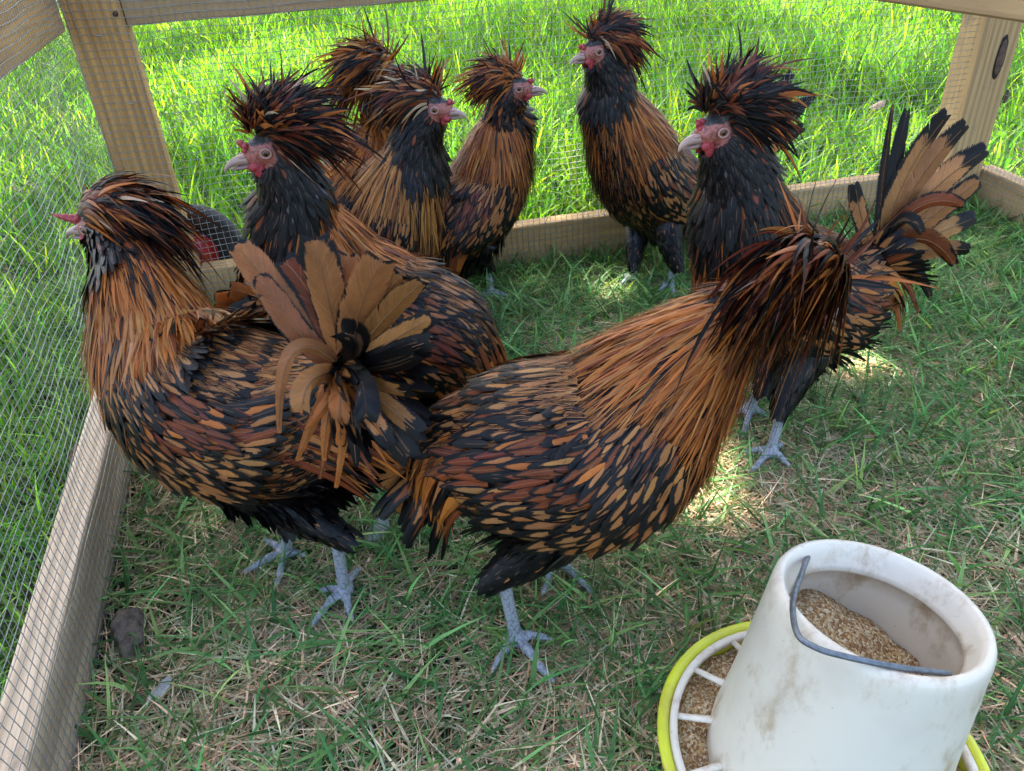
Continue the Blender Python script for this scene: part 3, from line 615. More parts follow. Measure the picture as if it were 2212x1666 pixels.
    tube(mb,crspline(q,tt),np.interp(tt,[0,1,2,3],[.0058,.0048,.0034,.0008]),12,flat=.6,upv=hU,c=(.28,.17,.14,1))
    for sd in (1,-1): ellipsoid(mb,bb+hF*.004+hU*.0055+hS*.0048*sd,[hF*.0045,hS*.0022,hU*.0022],8,6,c=(.42,.24,.21,1))
    mb.build('beak',BEAK,root)
    mb=MB()
    for (vf,vs,vu,L_,r_) in comb:
        if vf<.9: L_*=.8; r_*=.8
        p0=H+hF*.024+hU*.008; v=hF*vf+hS*vs+hU*vu
        q=[p0-v*.005,p0+v*L_*.35+hS*.001,p0+v*L_*.7,p0+v*L_]; tt=np.linspace(0,3,11)
        tube(mb,crspline(q,tt),np.interp(tt,[0,1,2,3],[r_,r_*.95,r_*.6,r_*.12])+.0007*np.sin(tt*9),9)
    for _ in range(9): ellipsoid(mb,H+hF*(.022+.006*rng.random())+hU*(.008+.007*rng.random())+hS*rng.normal(0,.0035),np.eye(3)*(.0022+.0014*rng.random()),7,6)
    mb.build('comb',COMB,root,attr=False)
    for sd in (1,-1):
        mb=MB(); wattle_=wattle*.78; c=H+hF*.018-hU*.014+hS*.009*sd
        ellipsoid(mb,c,[hF*wattle_*.8,(hS*.35+hU*.05*sd)*wattle_*.9,hU*wattle_*1.15],14,10); ellipsoid(mb,c+hF*.004+hU*.004,[hF*.007,hS*.0035,hU*.005],10,8); mb.build('wattle',COMB,root,attr=False)
        ec=H+hF*.007+hU*.0035+hS*.0168*sd; en=nz(hS*sd+hF*.28)
        ex=nz(np.cross(hU,en)); ey=np.cross(en,ex)
        o=empty('eye',ec); o.parent=root; o.matrix_parent_inverse=root.matrix_world.inverted(); bpy.context.view_layer.update()
        mb=MB(); tr_=[ec+en*.0030+np.cos(a_)*ex*.0054+np.sin(a_)*ey*.0047 for a_ in np.linspace(0,2*np.pi,21)]
        tube(mb,tr_,.0012,8,cap=False); mb.build('eyelid',LID,o,attr=False)
        for nm,off,rr_,m__ in (('iris',.0004,.0052,IRIS),('pupil',.0026,.0030,PUPIL)):
            mb=MB(); ellipsoid(mb,ec+en*off,[ex*rr_,ey*rr_,en*rr_*.82],18,12); mb.build(nm,m__,o,attr=False)
    return root
BEAK,_nt,_b=mat('beak horn'); _a=N(_nt,'Attribute',attribute_name='fc'); _nt.links.new(mix(_nt,mth(_nt,'MULTIPLY',ss(_nt,noise(_nt,objc(_nt),160,4),.45,.7),.6),_a.outputs['Color'],(.25,.19,.17)),_b.inputs['Base Color']); _b.inputs['Roughness'].default_value=.35
COMB=m_simple('comb and wattle skin',(.40,.045,.05),.5,ns=500,col2=(.25,.022,.03),bs=.7)
LID=m_simple('eyelid',(.46,.27,.23),.5,ns=300,col2=(.32,.14,.11)); IRIS=m_simple('iris',(.20,.085,.03),.08,ns=300,col2=(.17,.08,.03)); PUPIL=m_simple('pupil',(.006,.005,.005),.05)
def leg(side,knee,foot,toes,r=1): return dict(side=side,knee=at(*knee),foot=G(*foot),toes=[G(*p) for p in toes],r=r)

P_=lambda L_:[at(*p) for p in L_]
def TF(base,L_):
    out=[]
    for (mid,tip,w_,c_,la) in L_: out.append((at(*base),None if mid is None else at(*mid),at(*tip),w_,c_,la))
    return out
CHST=(.33,.128,.038)
# A: left foreground
rooster(11,'large rooster in left foreground, back turned, fan of broad tan tail feathers raised',
  P_([(222,490,.82),(300,625,.775),(350,750,.745),(450,865,.705),(620,915,.66),(735,870,.625),(765,815,.60)]),168,-5,
  [leg(1,(626,1120,.665),(622,1210),[(519,1255),(596,1286),(572,1172),(668,1213)]),leg(-1,(724,1150,.60),(748,1289),[(668,1376),(767,1360),(686,1288),(783,1234)])],
  dict(dir=(.45,-.5,.3),pq=(.45,.52),normal=(.25,-1,.25),cov=80,f=TF((745,800,.60),[((690,640,.605),(620,570,.61),.026,RUST,.9),((730,650,.60),(752,560,.61),0.026,CHST,.95),((790,680,.59),(862,600,.58),0.029,CHST,.95),((860,760,.56),(920,740,.56),.020,BLK,.6),((720,860,.55),(660,930,.545),.012,ORNG,1.0),((725,870,.55),(690,1040,.54),.011,RUST,1.0),((760,870,.55),(725,1060,.54),.011,ORNG,1.0),((700,840,.56),(640,1000,.55),.012,ORNG,1.1),
   ((640,690,.60),(512,530,.61),0.031,CHST,.90),((660,760,.59),(560,600,.60),0.025,CHST,1.0),((705,640,.585),(682,525,.59),0.034,CHST,.95),((765,670,.575),(820,570,.57),0.034,CHST,.97),
   ((815,690,.57),(905,615,.565),0.022,CHST,.95),((840,740,.57),(925,690,.56),0.021,CHST,.85),((590,640,.57),(604,945,.55),.0135,CHST,1.2),((650,800,.56),(655,880,.55),.020,BUFF,1.1),
   ((830,800,.56),(890,770,.55),.026,BLK,.5),((840,850,.55),(880,845,.54),0.019,CHST,.7),((850,890,.55),(900,930,.54),0.022,CHST,.62),((830,920,.55),(880,985,.54),.028,BLK,.5),((790,880,.55),(840,960,.54),0.019,CHST,.6),((790,800,.54),(790,900,.53),.024,BLK,.5),((800,740,.55),(745,720,.54),.026,BLK,.5),((730,820,.55),(735,960,.54),.018,ORNG,1.0),((700,850,.55),(700,1000,.54),.012,ORNG,1.0),((760,880,.55),(770,1010,.54),.016,BLK,.6)])),
  dict(back=.95,up=.12,out=.42,mess=.15,L=.056,droop=.75,n=440,side=.0,beard=2.5,rad=1.2,w=1.15,upf=.0,spikes=[(.2,0,1,.022,.1),(-.7,0,.7,.06,.4)]),
  scale=.98,nscale=1.03,cape='orange',comb=((.95,0,.30,.034,.0050),(.6,.3,.5,.014,.004)),wattle=.006)
# B
rooster(12,'rooster behind the left foreground one, round eye in profile and black bearded throat',
  P_([(585,326,.84),(645,480,.87),(705,590,.89),(800,690,.89),(925,735,.88),(1000,790,.87),(1030,830,.86)]),203,-4,
  [leg(-1,(800,930,.82),(815,1010),[(790,1035),(835,1035),(775,1012),(830,985)]),leg(1,(880,900,.90),(890,965),[(860,985),(905,990),(850,962),(905,945)])],
  dict(dir=(.8,-.1,-.5),cov=60,f=TF((1025,820,.86),[(None,(1062,800,.84),.03,BUFF,.8),(None,(1058,850,.84),.03,BLK,.6),(None,(1030,900,.84),.03,BLK,.6)])),
  dict(back=.60,up=.24,out=.80,L=.047,droop=.50,n=470,beard=3.05,rad=1.3,mess=.16,w=1.1,spikes=[(.35,0,1,.055,0),(-.2,.2,1,.06,.05),(.6,0,.9,.045,0)]),
  scale=1.0,nscale=1.05,cape='orange',front='black',comb=((.2,.3,1,.011,.0038),(.2,-.3,1,.011,.0038)),wattle=.010)
# C
rooster(13,'rooster at the back with its ginger crest and hidden face behind the bearded one',
  P_([(838,165,1.36),(835,285,1.35),(790,390,1.30),(715,500,1.22),(640,600,1.13),(590,650,1.07),(560,668,1.03)]),22,0,
  [leg(1,(760,650,1.2),(760,690),[(790,690),(770,710),(745,680)]),leg(-1,(700,650,1.18),(700,710),[(735,700),(715,725),(690,700)])],
  dict(dir=(-.7,-.4,.1),cov=50,f=TF((585,655,1.06),[(None,(468,655,.99),.035,ORNG,.95),(None,(480,690,1.),.035,ORNG,.8),(None,(500,625,1.0),.03,ORNG,1.0),(None,(560,590,1.05),.03,ORNG,.9),(None,(520,720,1.0),.03,BLK,.6)])),
  dict(back=.75,up=.15,out=.6,L=.070,droop=.7,n=330,beard=2.2,rad=1.15,pal=[(2.5,BLK,.5),(2,RUST,.95),(2.6,ORNG,1.0),(1,GOLD,1.2)],spikes=[(.2,0,1,.06,.1),(-.2,0,1,.05,.2)]),
  scale=.9,nscale=.95,cape='orange',comb=((.3,0,1,.012,.004),))
# D
rooster(14,'rooster in the middle at the back facing right, black feather upright in its crest',
  P_([(938,236,1.20),(893,345,1.22),(862,425,1.22),(835,510,1.21),(800,580,1.20),(780,630,1.18),(760,650,1.17)]),-18,-4,
  [leg(1,(880,640,1.15),(880,690),[(910,690),(890,710),(865,680)]),leg(-1,(830,640,1.2),(835,675),[(865,670),(845,690),(820,665)])],
  dict(dir=(-.6,-.2,-.3),cov=40,f=TF((765,650,1.17),[(None,(730,680,1.12),.03,BUFF,.8),(None,(745,700,1.12),.03,BLK,.6)])),
  dict(back=.85,up=.16,out=.55,L=.056,droop=.55,n=380,beard=3.0,hk=3.9,rad=1.15,mess=.2,pal=[(3.2,BLK,.5),(2.2,MAR,.9),(2,RUST,.95),(1.8,BUFF,1.0),(.5,PALE,1.2)],spikes=[(.55,.2,1,.05,-.05),(0,0,1,.055,0),(.2,.1,1,.05,0)]),
  scale=.77,nscale=1.0,cape='gold',front='gold',comb=((.2,.3,1,.011,.004),(.2,-.3,1,.010,.004)),wattle=.008)
# E
rooster(15,'slim rooster facing right beside the back board, smaller ragged crest and low brown wing',
  P_([(1116,192,1.38),(1092,268,1.40),(1074,345,1.40),(1042,420,1.39),(990,490,1.35),(955,540,1.32),(938,565,1.31)]),-12,0,
  [leg(1,(992,592,1.33),(1003,640),[(1055,645),(1040,660),(985,655),(985,632)]),leg(-1,(1056,590,1.41),(1062,645),[(1100,650),(1090,660),(1045,655)])],
  dict(dir=(-.5,-.2,-.6),cov=50,f=TF((945,565,1.31),[(None,(915,600,1.28),.03,BUFF,.8),(None,(935,625,1.28),.03,BLK,.6),(None,(918,570,1.28),.03,BUFF,.7)])),
  dict(back=.85,up=.2,out=.5,L=.056,droop=.55,n=300,hk=3.7,beard=2.2,rad=1.0,pal=[(3,BLK,.5),(2,MAR,.9),(2.5,ORNG,1.0),(1,BUFF,1.2)],spikes=[(-.2,0,1,.06,.1),(.4,.1,1,.035,0)]),
  scale=.79,nscale=.88,cape='orange',front='laced',comb=((.3,0,1,.008,.0035),),wattle=.006)
# F
rooster(16,'tall upright rooster by the back mesh, red face turned left, finely laced breast',
  P_([(1288,112,1.34),(1320,225,1.37),(1352,305,1.385),(1392,385,1.395),(1450,415,1.42),(1505,405,1.46),(1535,395,1.49)]),208,-4,
  [leg(1,(1371,560,1.37),(1362,612),[(1338,628),(1385,628),(1330,610),(1375,600)]),leg(-1,(1458,562,1.33),(1446,630),[(1415,640),(1460,652),(1420,625)])],
  dict(dir=(.7,.3,.5),normal=(.2,-1,.2),cov=30,f=TF((1530,415,1.49),[((1640,270,1.54),(1712,158,1.60),.034,GOLD,.78),((1650,300,1.54),(1758,205,1.60),.038,GOLD,.78),((1650,330,1.54),(1735,275,1.58),.034,GOLD,.78),(None,(1640,190,1.58),.034,BUFF,.8)])),
  dict(back=.80,up=.14,out=.6,L=.054,droop=.75,n=380,beard=2.6,rad=1.1,thigh='laced',hk=3.4,spikes=[(.9,.3,.55,.05,-.1),(.0,0,1,.04,0),(.4,0,1,.03,0)]),
  scale=.85,nscale=1.02,cape='orange',front='laced',comb=((.2,.35,1,.012,.004),(.2,-.35,1,.012,.004)),wattle=.0095,saddle=.8)
# G
rooster(17,'rooster on the right facing left with a tall spread of black-tipped tail feathers',
  P_([(1552,282,.86),(1602,455,.885),(1640,570,.90),(1705,630,.91),(1785,640,.92),(1855,595,.93),(1890,570,.935)]),202,-5,
  [leg(-1,(1693,868,.83),(1662,992),[(1610,1036),(1708,1024),(1597,990),(1690,968)]),leg(1,(1652,822,.90),(1617,901),[(1511,932),(1602,962),(1555,872),(1668,914)])],
  dict(dir=(.7,.15,.55),normal=(.1,-1,.15),cov=120,f=TF((1893,570,.935),[
   ((1905,400,.94),(1930,222,.96),.016,BUFF,.35),((1925,400,.94),(1960,240,.96),.020,BLK,.5),((1940,370,.94),(2046,250,.96),.034,TAN,.78),((1965,385,.94),(2086,272,.96),.034,TAN,.78),((1990,405,.94),(2130,325,.96),.036,TAN,.77),
   ((2010,470,.94),(2114,392,.96),.034,BUFF,.80),((2010,510,.94),(2106,470,.96),.030,TAN,.68),((1990,530,.94),(2095,540,.96),.028,TAN,.75),((1860,480,.93),(1847,402,.93),.024,TAN,.68),
   ((1960,400,.925),(2080,442,.92),.022,RUST,.82),((1990,460,.925),(2060,570,.91),.024,RUST,.80),((1940,430,.92),(1990,500,.91),.018,BLK,.5),((1960,520,.92),(2010,640,.91),.018,BLK,.5),((1950,540,.92),(1985,680,.91),.016,RUST,.9),((1930,560,.92),(1945,720,.91),.016,ORNG,1.0)])),
  dict(back=.62,up=.20,out=.75,L=.050,droop=.55,n=470,beard=3.2,rad=1.25,mess=.17,w=1.1,pal=[(5,BLK,.5),(1.6,MAR,.9),(1.6,RUST,.95),(.8,ORNG,1.0)],spikes=[(.1,0,1,.065,-.02),(.45,.0,1,.05,0),(-.5,0,1,.06,0)]),
  scale=.88,nscale=1.15,cape='black',front='black',comb=((.3,.35,1,.013,.004),(.3,-.35,1,.013,.004)),wattle=.0105,dark=.05)
# H
rooster(18,'large rooster in the centre foreground, neck stretched right under a shaggy hanging crest',
  P_([(1745,640,.60),(1580,700,.60),(1450,822,.585),(1305,962,.575),(1135,976,.575),(1010,975,.59),(955,1010,.60)]),10,-32,
  [leg(1,(1084,1238,.535),(1116,1394),[(1060,1474),(1208,1494),(1203,1394),(1088,1392)]),leg(-1,(1177,1175,.61),(1193,1219),[(1168,1303),(1291,1307),(1287,1191),(1144,1209)])],
  dict(dir=(-.7,.1,-.7),cov=60,f=TF((915,975,.60),[((860,1000,.60),(845,1060,.60),.03,BUFF,.9),((880,1030,.60),(868,1110,.60),.03,BUFF,.95),((900,1030,.60),(905,1090,.6),.03,BUFF,.8),(None,(850,1010,.62),.028,BLK,.6)])),
  dict(back=.75,up=.10,out=.40,side=.35,L=.080,droop=1.05,td=.15,hd=.0,hk=3.85,upf=.012,n=560,beard=2.0,rad=1.15,mess=.12,w=1.15,pal=[(4.4,BLK,.5),(2,MAR,.9),(2.4,RUST,.95),(1.8,ORNG,1.05),(.9,BUFF,1.2)],spikes=[(.1,0,1,.05,0),(-.8,-.2,.7,.08,.15)]),
  scale=.95,nscale=.74,saddle=.65,cape='orange',comb=((.8,0,.3,.01,.004),),wattle=.007)

# ------------------------------------------------------------------ ground and grass
m,nt,b=mat('soil and thatch'); L_=nt.links.new; oc=objc(nt)
s1=noise(nt,oc,9,6,.6); s2=noise(nt,mapping(nt,oc,(1,.25,1)),160,4,.7,2.5); s3=noise(nt,mapping(nt,oc,(.25,1,1)),150,4,.7,2.0)
c=mix(nt,ss(nt,s1,.4,.65),(.022,.015,.010),(.045,.035,.018)); c=mix(nt,ss(nt,s2,.52,.66),c,(.20,.15,.085)); c=mix(nt,ss(nt,s3,.55,.68),c,(.07,.10,.03)); c=mix(nt,ss(nt,noise(nt,oc,1.3,3),.5,.62),c,(.05,.085,.02))
L_(c,b.inputs['Base Color']); b.inputs['Roughness'].default_value=.95; bump(nt,mth(nt,'ADD',s2,s3),.8,.006,b)
SOIL=m
mb=MB(); xs=np.concatenate([[-400,-60,-12],np.linspace(-5,5,41),[12,60,400]]); ys=np.concatenate([[-400,-60,-8],np.linspace(-1.5,8,39),[16,60,400]])
gx,gy=np.meshgrid(xs,ys,indexing='ij')
def gz(x,y): return .004*np.sin(x*3.1+1)*np.cos(y*2.7)+.003*np.sin(x*7.3)*np.sin(y*6.1+2)-.004
n1,n2=gx.shape; idx=np.arange(n1*n2).reshape(n1,n2)
mb.add(np.stack([gx,gy,gz(gx,gy)],-1).reshape(-1,3),np.stack([idx[:-1,:-1],idx[1:,:-1],idx[1:,1:],idx[:-1,1:]],-1).reshape(-1,4))
tag(mb.build('ground',SOIL,attr=False),kind='structure')
FC=np.array([.232,.362])                      # feeder centre
rg=np.random.default_rng(5)
_T=rg.random((64,64))
def vnoise(x,y,s):
    x=np.asarray(x)*s+100; y=np.asarray(y)*s+100; i=np.floor(x).astype(int); j=np.floor(y).astype(int); f=x-i; g=y-j; f=f*f*(3-2*f); g=g*g*(3-2*g)
    t=lambda a,b_: _T[a%64,b_%64]
    return (t(i,j)*(1-f)+t(i+1,j)*f)*(1-g)+(t(i,j+1)*(1-f)+t(i+1,j+1)*f)*g
def penuv(x,y):
    d0=x-PO[0]; d1=y-PO[1]; M_=np.linalg.inv(np.array([[PU[0],PV[0]],[PU[1],PV[1]]])); return M_[0,0]*d0+M_[0,1]*d1, M_[1,0]*d0+M_[1,1]*d1
def blades(name, x, y, Ln, Wd, lean, az, curl, col, mat_, label=None, ns=4, z0=0.0):
    n=len(x); base=np.stack([x,y,gz(x,y)+z0],1); d=np.stack([np.cos(az)*np.sin(lean),np.sin(az)*np.sin(lean),np.cos(lean)],1); h=np.stack([np.cos(az),np.sin(az),np.zeros(n)],1)
    tw=rg.normal(0,.9,n); sd=np.stack([-np.sin(az+tw),np.cos(az+tw),np.zeros(n)],1); bs2=rg.normal(0,.14,n)
    s=np.linspace(0,1,ns+1); V=[];
    for q in s:
        p=base+d*(Ln*q)[:,None]+h*(Ln*curl*q*q)[:,None]+np.stack([-h[:,1],h[:,0],h[:,2]],1)*(Ln*bs2*q*q)[:,None]
        p[:,2]-=Ln*curl*.55*q*q*np.maximum(np.cos(lean),.12); p[:,2]=np.maximum(p[:,2],gz(p[:,0],p[:,1])+.002+z0*.8+.004*((tw*7)%1))
        wv=(1-.93*q**1.7)*.5; V.append(np.stack([p-sd*(Wd*wv)[:,None],p+sd*(Wd*wv)[:,None]],1))
    V=np.stack(V,1); k=(ns+1)*2; ib=np.arange(n)*k
    F=np.concatenate([np.stack([ib+2*i,ib+2*i+1,ib+2*i+3,ib+2*i+2],1) for i in range(ns)])
    uv=np.zeros((n,ns+1,2,2)); uv[...,0]=[0,1]; uv[...,1]=s[None,:,None]
    mb=MB(); mb.add(V.reshape(-1,3),F,uv.reshape(-1,2),np.repeat(np.concatenate([col,np.ones((n,1))],1),k,0)); o=mb.build(name,mat_)
    tag(o,label,kind='stuff'); return o
GR=m_grass('grass blades',.42); ST=m_grass('dry grass',.12)
def free(x,y):
    u,v=penuv(x,y); bad=(np.hypot(x-FC[0],y-FC[1])<.128)|((v>-.045)&(v<.004)&(u>-.04)&(u<PLEN+.04)&True&(((v>-.045)))&(v<.004)&(v>-.042))
    bad|=(u>-.042)&(u<.004)&(v>-.045)&(v<1.64)
    a=(x-CR_[0])*PU[0]+(y-CR_[1])*PU[1]; w_=((x-CR_[0])*PW[0]+(y-CR_[1])*PW[1]); bad|=(a>-.004+.0*w_)&(a<.045)&(w_>-.04)&(w_<1.5)
    return ~bad
def gcol(n,base,var=.25,alt=None,pa=.3):
    c=np.tile(base,(n,1)).astype(float)
    if alt is not None: k=rg.random(n)<pa; c[k]=alt
    c*=np.exp(rg.normal(0,var,(n,1))); c[:,0]*=np.exp(rg.normal(0,.18,n)); return c
# inside the pen: trampled short green blades over a litter of dry ones
def area(x0,x1,y0,y1,n):
    x=rg.uniform(x0,x1,n); y=rg.uniform(y0,y1,n); return x,y
x,y=area(-.75,1.35,.12,1.75,92000); u,v=penuv(x,y); k=(u>-.02)&(v>-.02)&free(x,y)&(x<1.3); x,y,u,v=x[k],y[k],u[k],v[k]
far_=np.clip((y-.5)/1.0,0,1)
k=rg.random(len(x))<(.30+.9*vnoise(x,y,7))*(.62+.38*far_); x,y,far_=x[k],y[k],far_[k]; n=len(x)
blades('trodden_grass',x,y,rg.uniform(.024,.080,n)*(1+.15*far_),rg.uniform(.0026,.0066,n),np.clip(rg.normal(1.05-.15*far_,.35,n),.15,1.5),rg.uniform(0,6.28,n),rg.uniform(.1,.7,n),gcol(n,(.080,.205,.062),.42,(.20,.36,.12),.33),GR,'trodden green grass mixed with cut clippings inside the pen')
x,y=area(-.75,1.35,.12,1.75,180000); u,v=penuv(x,y); dry=vnoise(x+3,y,4.5)*.6+vnoise(x,y+9,13)*.4; k=(u>-.02)&(v>-.02)&free(x,y)&(rg.random(len(x))<(.18+.95*dry)*np.clip(1.1-.45*(y-.6),.4,1)); x,y=x[k],y[k]; n=len(x)
blades('dry_clippings',x,y,rg.uniform(.014,.070,n),rg.uniform(.0010,.0032,n),rg.uniform(1.2,1.56,n),rg.uniform(0,6.28,n),rg.uniform(-.2,.4,n),gcol(n,(.56,.43,.27),.38,(.30,.20,.11),.35),ST,'dry tan grass clippings scattered on the ground',z0=.006)
# the lawn beyond: taller, upright
n0=200000; rr=.9+6.6*rg.random(n0)**.75; aa=rg.uniform(-1.02,.86,n0); x=rr*np.sin(aa); y=rr*np.cos(aa); u,v=penuv(x,y)
k=((v<-.042)|(u<-.042)|(u>PLEN+.05+(v*.0)))&free(x,y)&(y>.15); x,y,u,v,rr=x[k],y[k],u[k],v[k],rr[k]
tall=np.clip(.30+1.1*vnoise(x,y,2.2)+.25*np.clip(-v/.5,0,1)*(u>0),.3,1.3)*np.where((u<0)&(v>-.3),.55,1.0)
k=rg.random(len(x))<.35+.65*vnoise(x,y,5); x,y,tall,rr,v,u=x[k],y[k],tall[k],rr[k],v[k],u[k]; n=len(x)
blades('lawn_grass',x,y,rg.uniform(.05,.17,n)*tall,rg.uniform(.003,.0085,n)*(1+.10*rr),np.abs(rg.normal(.28,.25,n)),rg.uniform(0,6.28,n),rg.uniform(.0,.6,n),gcol(n,(.070,.22,.018),.50,(.22,.40,.025),.35),GR,'tall bright green lawn grass outside the wire')
x,y=area(-1.75,-.2,-.05,1.5,42000); u,v=penuv(x,y); k=(u<-.044)&(np.hypot(x,y)<1.75)&(rg.random(len(x))<.45+.55*vnoise(x,y,6)); x,y=x[k],y[k]; n=len(x)
blades('side_grass',x,y,rg.uniform(.03,.085,n),rg.uniform(.0024,.0055,n),np.clip(rg.normal(.6,.4,n),0,1.4),rg.uniform(0,6.28,n),rg.uniform(.0,.7,n),gcol(n,(.075,.21,.04),.42,(.18,.34,.06),.35),GR,'green lawn grass close outside the left board')
# a few upright stems against the boards inside
ux=rg.uniform(.1,PLEN,1500); vv_=np.abs(rg.normal(0,.05,1500))+.01; x=PO[0]+PU[0]*ux+PV[0]*vv_; y=PO[1]+PU[1]*ux+PV[1]*vv_; n=len(x)
blades('edge_grass',x,y,rg.uniform(.03,.085,n),rg.uniform(.002,.0036,n),np.abs(rg.normal(.3,.3,n)),rg.uniform(0,6.28,n),rg.uniform(0,.7,n),gcol(n,(.07,.16,.035),.3,(.12,.21,.05),.3),GR,'longer grass standing along the inside of the back board')

# ------------------------------------------------------------------ unseen canopy added towards the sun, its leaves laid out to shade the pen
LEAF=m_grass('tree leaf',.35)
sd_=np.array(sdir)
holes=[(1520,985,.030,.055),(1490,1075,.045,.04),(1880,790,.055,.035),(1850,760,.03,.03),(1560,1120,.02,.02),(1330,640,.05,.03),(1230,560,.06,.02),(1600,560,.05,.02),(620,1480,.03,.015),(2020,480,.05,.03),(1990,900,.04,.015),(1990,640,.03,.012),(2110,560,.03,.015),(1440,1230,.015,.012),(1980,1010,.02,.008),(1700,1100,.012,.01),(1100,640,.03,.012),(1420,590,.03,.012),(380,1330,.008,.008),(560,1420,.01,.008),(1290,700,.02,.01)]  # gaps left in the added leaves so that sun spots land here
HG=[(G(a,b_)[:2],c_,d_) for a,b_,c_,d_ in holes]
def shade(x,y):
    """how much leaf there is between the sun and this patch of ground"""
    u,v=penuv(x,y); pe=np.clip((u+.8)/.3,0,1)*np.clip((PLEN+.35-u)/.3,0,1)*np.clip((v+.04)/.12,0,1)*(v<2.6)
    nn=vnoise(x,y,1.1)*.6+vnoise(x+5,y+3,3.1)*.4
    out=np.clip((nn-.43)*9,0,1); out=np.where((u<-.3),np.clip((nn-.40)*8,0,1),out)
    out=np.where((v<0)&(v>-.55)&(u>0),out*.25,out)
    s_=np.maximum(pe,out)
    for (g_,a_,b_) in HG: s_=s_*(1-np.exp(-(((x-g_[0])/(a_*2.1))**2+((y-g_[1])/(b_*2.3))**2)**1.5*1.2)*(1.0))
    return s_
n0=90000; x=rg.uniform(-4.5,5.0,n0); y=rg.uniform(-1.6,7.5,n0); s_=shade(x,y); k=(rg.random(n0)<s_); x,y=x[k],y[k]; xe=rg.uniform(-1.7,2.2,30000); ye=rg.uniform(-1.5,1.9,30000); ue,ve=penuv(xe,ye); ke=(rg.random(30000)<shade(xe,ye))&(ve>-.05); x=np.concatenate([x,xe[ke]]); y=np.concatenate([y,ye[ke]]); n=len(x); z=rg.uniform(3.7,4.9,n)
ctr=np.stack([x,y,np.zeros(n)],1)+sd_[None]*(z/sd_[2])[:,None]
a1=nz(rg.normal(0,1,(n,3))*[1,1,.45]); a2=nz(np.cross(a1,nz(rg.normal(0,.55,(n,3))+sd_))); Ls=rg.uniform(.030,.050,n)[:,None]; Ws=Ls*.6; a3=np.cross(a1,a2)
V=np.stack([ctr-a1*Ls,ctr-a1*Ls*.2+a2*Ws,ctr+a1*Ls,ctr-a1*Ls*.2-a2*Ws],1); V[:,1]-=a3*Ws*.3; V[:,3]-=a3*Ws*.3
tree=tag(empty('tree',(-5.6,5.2,0)),'unseen leafy canopy and trunk, added to shade the pen and dapple the lawn','tree')
mb=MB(); uvq=np.tile(np.array([[.5,0],[0,.4],[.5,1],[1,.4]]),(n,1)); mb.add(V.reshape(-1,3),np.arange(n*4).reshape(n,4),uvq,np.repeat(np.concatenate([gcol(n,(.06,.12,.03)),np.ones((n,1))],1),4,0)); mb.build('crown',LEAF,tree,smooth=False)
BARK=m_simple('bark',(.16,.12,.085),.9,ns=25,col2=(.07,.05,.035),bs=.8,bd=.02)
mb=MB(); cc0=np.array([-1.2,3.6,4.3]); tb=np.array([-5.6,5.2,-.05])
tube(mb,crspline([tb,tb+[.1,0,1.6],tb+[.35,-.1,3.2],tb+[.9,-.3,4.4],tb+[1.2,-.4,5.6]],np.linspace(0,4,18)),np.interp(np.linspace(0,4,18),[0,.4,4],[.30,.21,.08]),18)
for i in range(16):
    e=np.array([rg.uniform(-4.3,3.2),rg.uniform(2.0,7.5),rg.uniform(3.9,4.8)]); s0=tb+[.5+.04*i,-.15,3.2+.11*i]; md_=(s0+e)/2+[0,0,.35]
    tube(mb,crspline([s0,md_,e],np.linspace(0,2,9)),np.linspace(.07,.012,9),8)
mb.build('trunk',BARK,tree,attr=False)

# ------------------------------------------------------------------ feeder
FZ=0.004; tl=np.array([FC[0],FC[1],FZ]); axf=nz([.085,-.01,1.0]); axh=nz([.165,.125,1.0])
def m_white():
    m,nt,b=mat('worn white plastic'); oc=objc(nt); n1=noise(nt,mapping(nt,oc,(1,1,.6)),26,6,.68); n2=noise(nt,oc,9,4,.6); n3=noise(nt,oc,170,3,.6)
    c=mix(nt,mth(nt,'MULTIPLY',ss(nt,n1,.50,.72),.9),(.68,.61,.49),(.36,.24,.12)); c=mix(nt,mth(nt,'MULTIPLY',ss(nt,n2,.40,.65),.5),c,(.54,.46,.36))
    c=mix(nt,mth(nt,'MULTIPLY',ss(nt,n3,.70,.76),.5),c,(.20,.15,.11))
    nt.links.new(c,b.inputs['Base Color']); b.inputs['Roughness'].default_value=.36; b.inputs['Subsurface Weight'].default_value=.15; b.inputs['Subsurface Scale'].default_value=.01; b.inputs['Subsurface Radius'].default_value=(1,.9,.8); return m
def m_feed():
    m,nt,b=mat('feed crumble'); oc=objc(nt); v=N(nt,'TexVoronoi'); v.inputs['Scale'].default_value=520; nt.links.new(oc,v.inputs[0]); n1=noise(nt,oc,35,3)
    sepc=N(nt,'SeparateColor'); nt.links.new(v.outputs['Color'],sepc.inputs[0]); r_=sepc.outputs[0]
    c=mix(nt,ss(nt,r_,.3,.55),(.30,.15,.055),(.56,.36,.15)); c=mix(nt,ss(nt,r_,.72,.85),c,(.72,.58,.36)); c=mix(nt,mth(nt,'MULTIPLY',ss(nt,n1,.45,.7),.3),c,(.20,.12,.07))
    nt.links.new(c,b.inputs['Base Color']); b.inputs['Roughness'].default_value=.9; bump(nt,mth(nt,'SUBTRACT',1.,v.outputs['Distance']),1.0,.0025,b); return m
WHT=m_white(); FEED=m_feed(); YEL=m_simple('yellow green plastic',(.62,.66,.03),.35,ns=18,col2=(.50,.47,.05))
fd=tag(empty('feeder',(FC[0],FC[1],FZ)),'white plastic hopper feeder with yellow rimmed trough and wire handle at lower right','feeder')
mb=MB(); lathe(mb,tl,axf,[(.001,.004),(.10,.004),(.116,.010),(.124,.026),(.128,.046),(.1335,.050),(.1345,.055),(.132,.0585),(.1275,.058),(.1245,.054),(.121,.030),(.112,.014),(.10,.009),(.001,.009)],72); mb.build('trough',YEL,fd,attr=False)
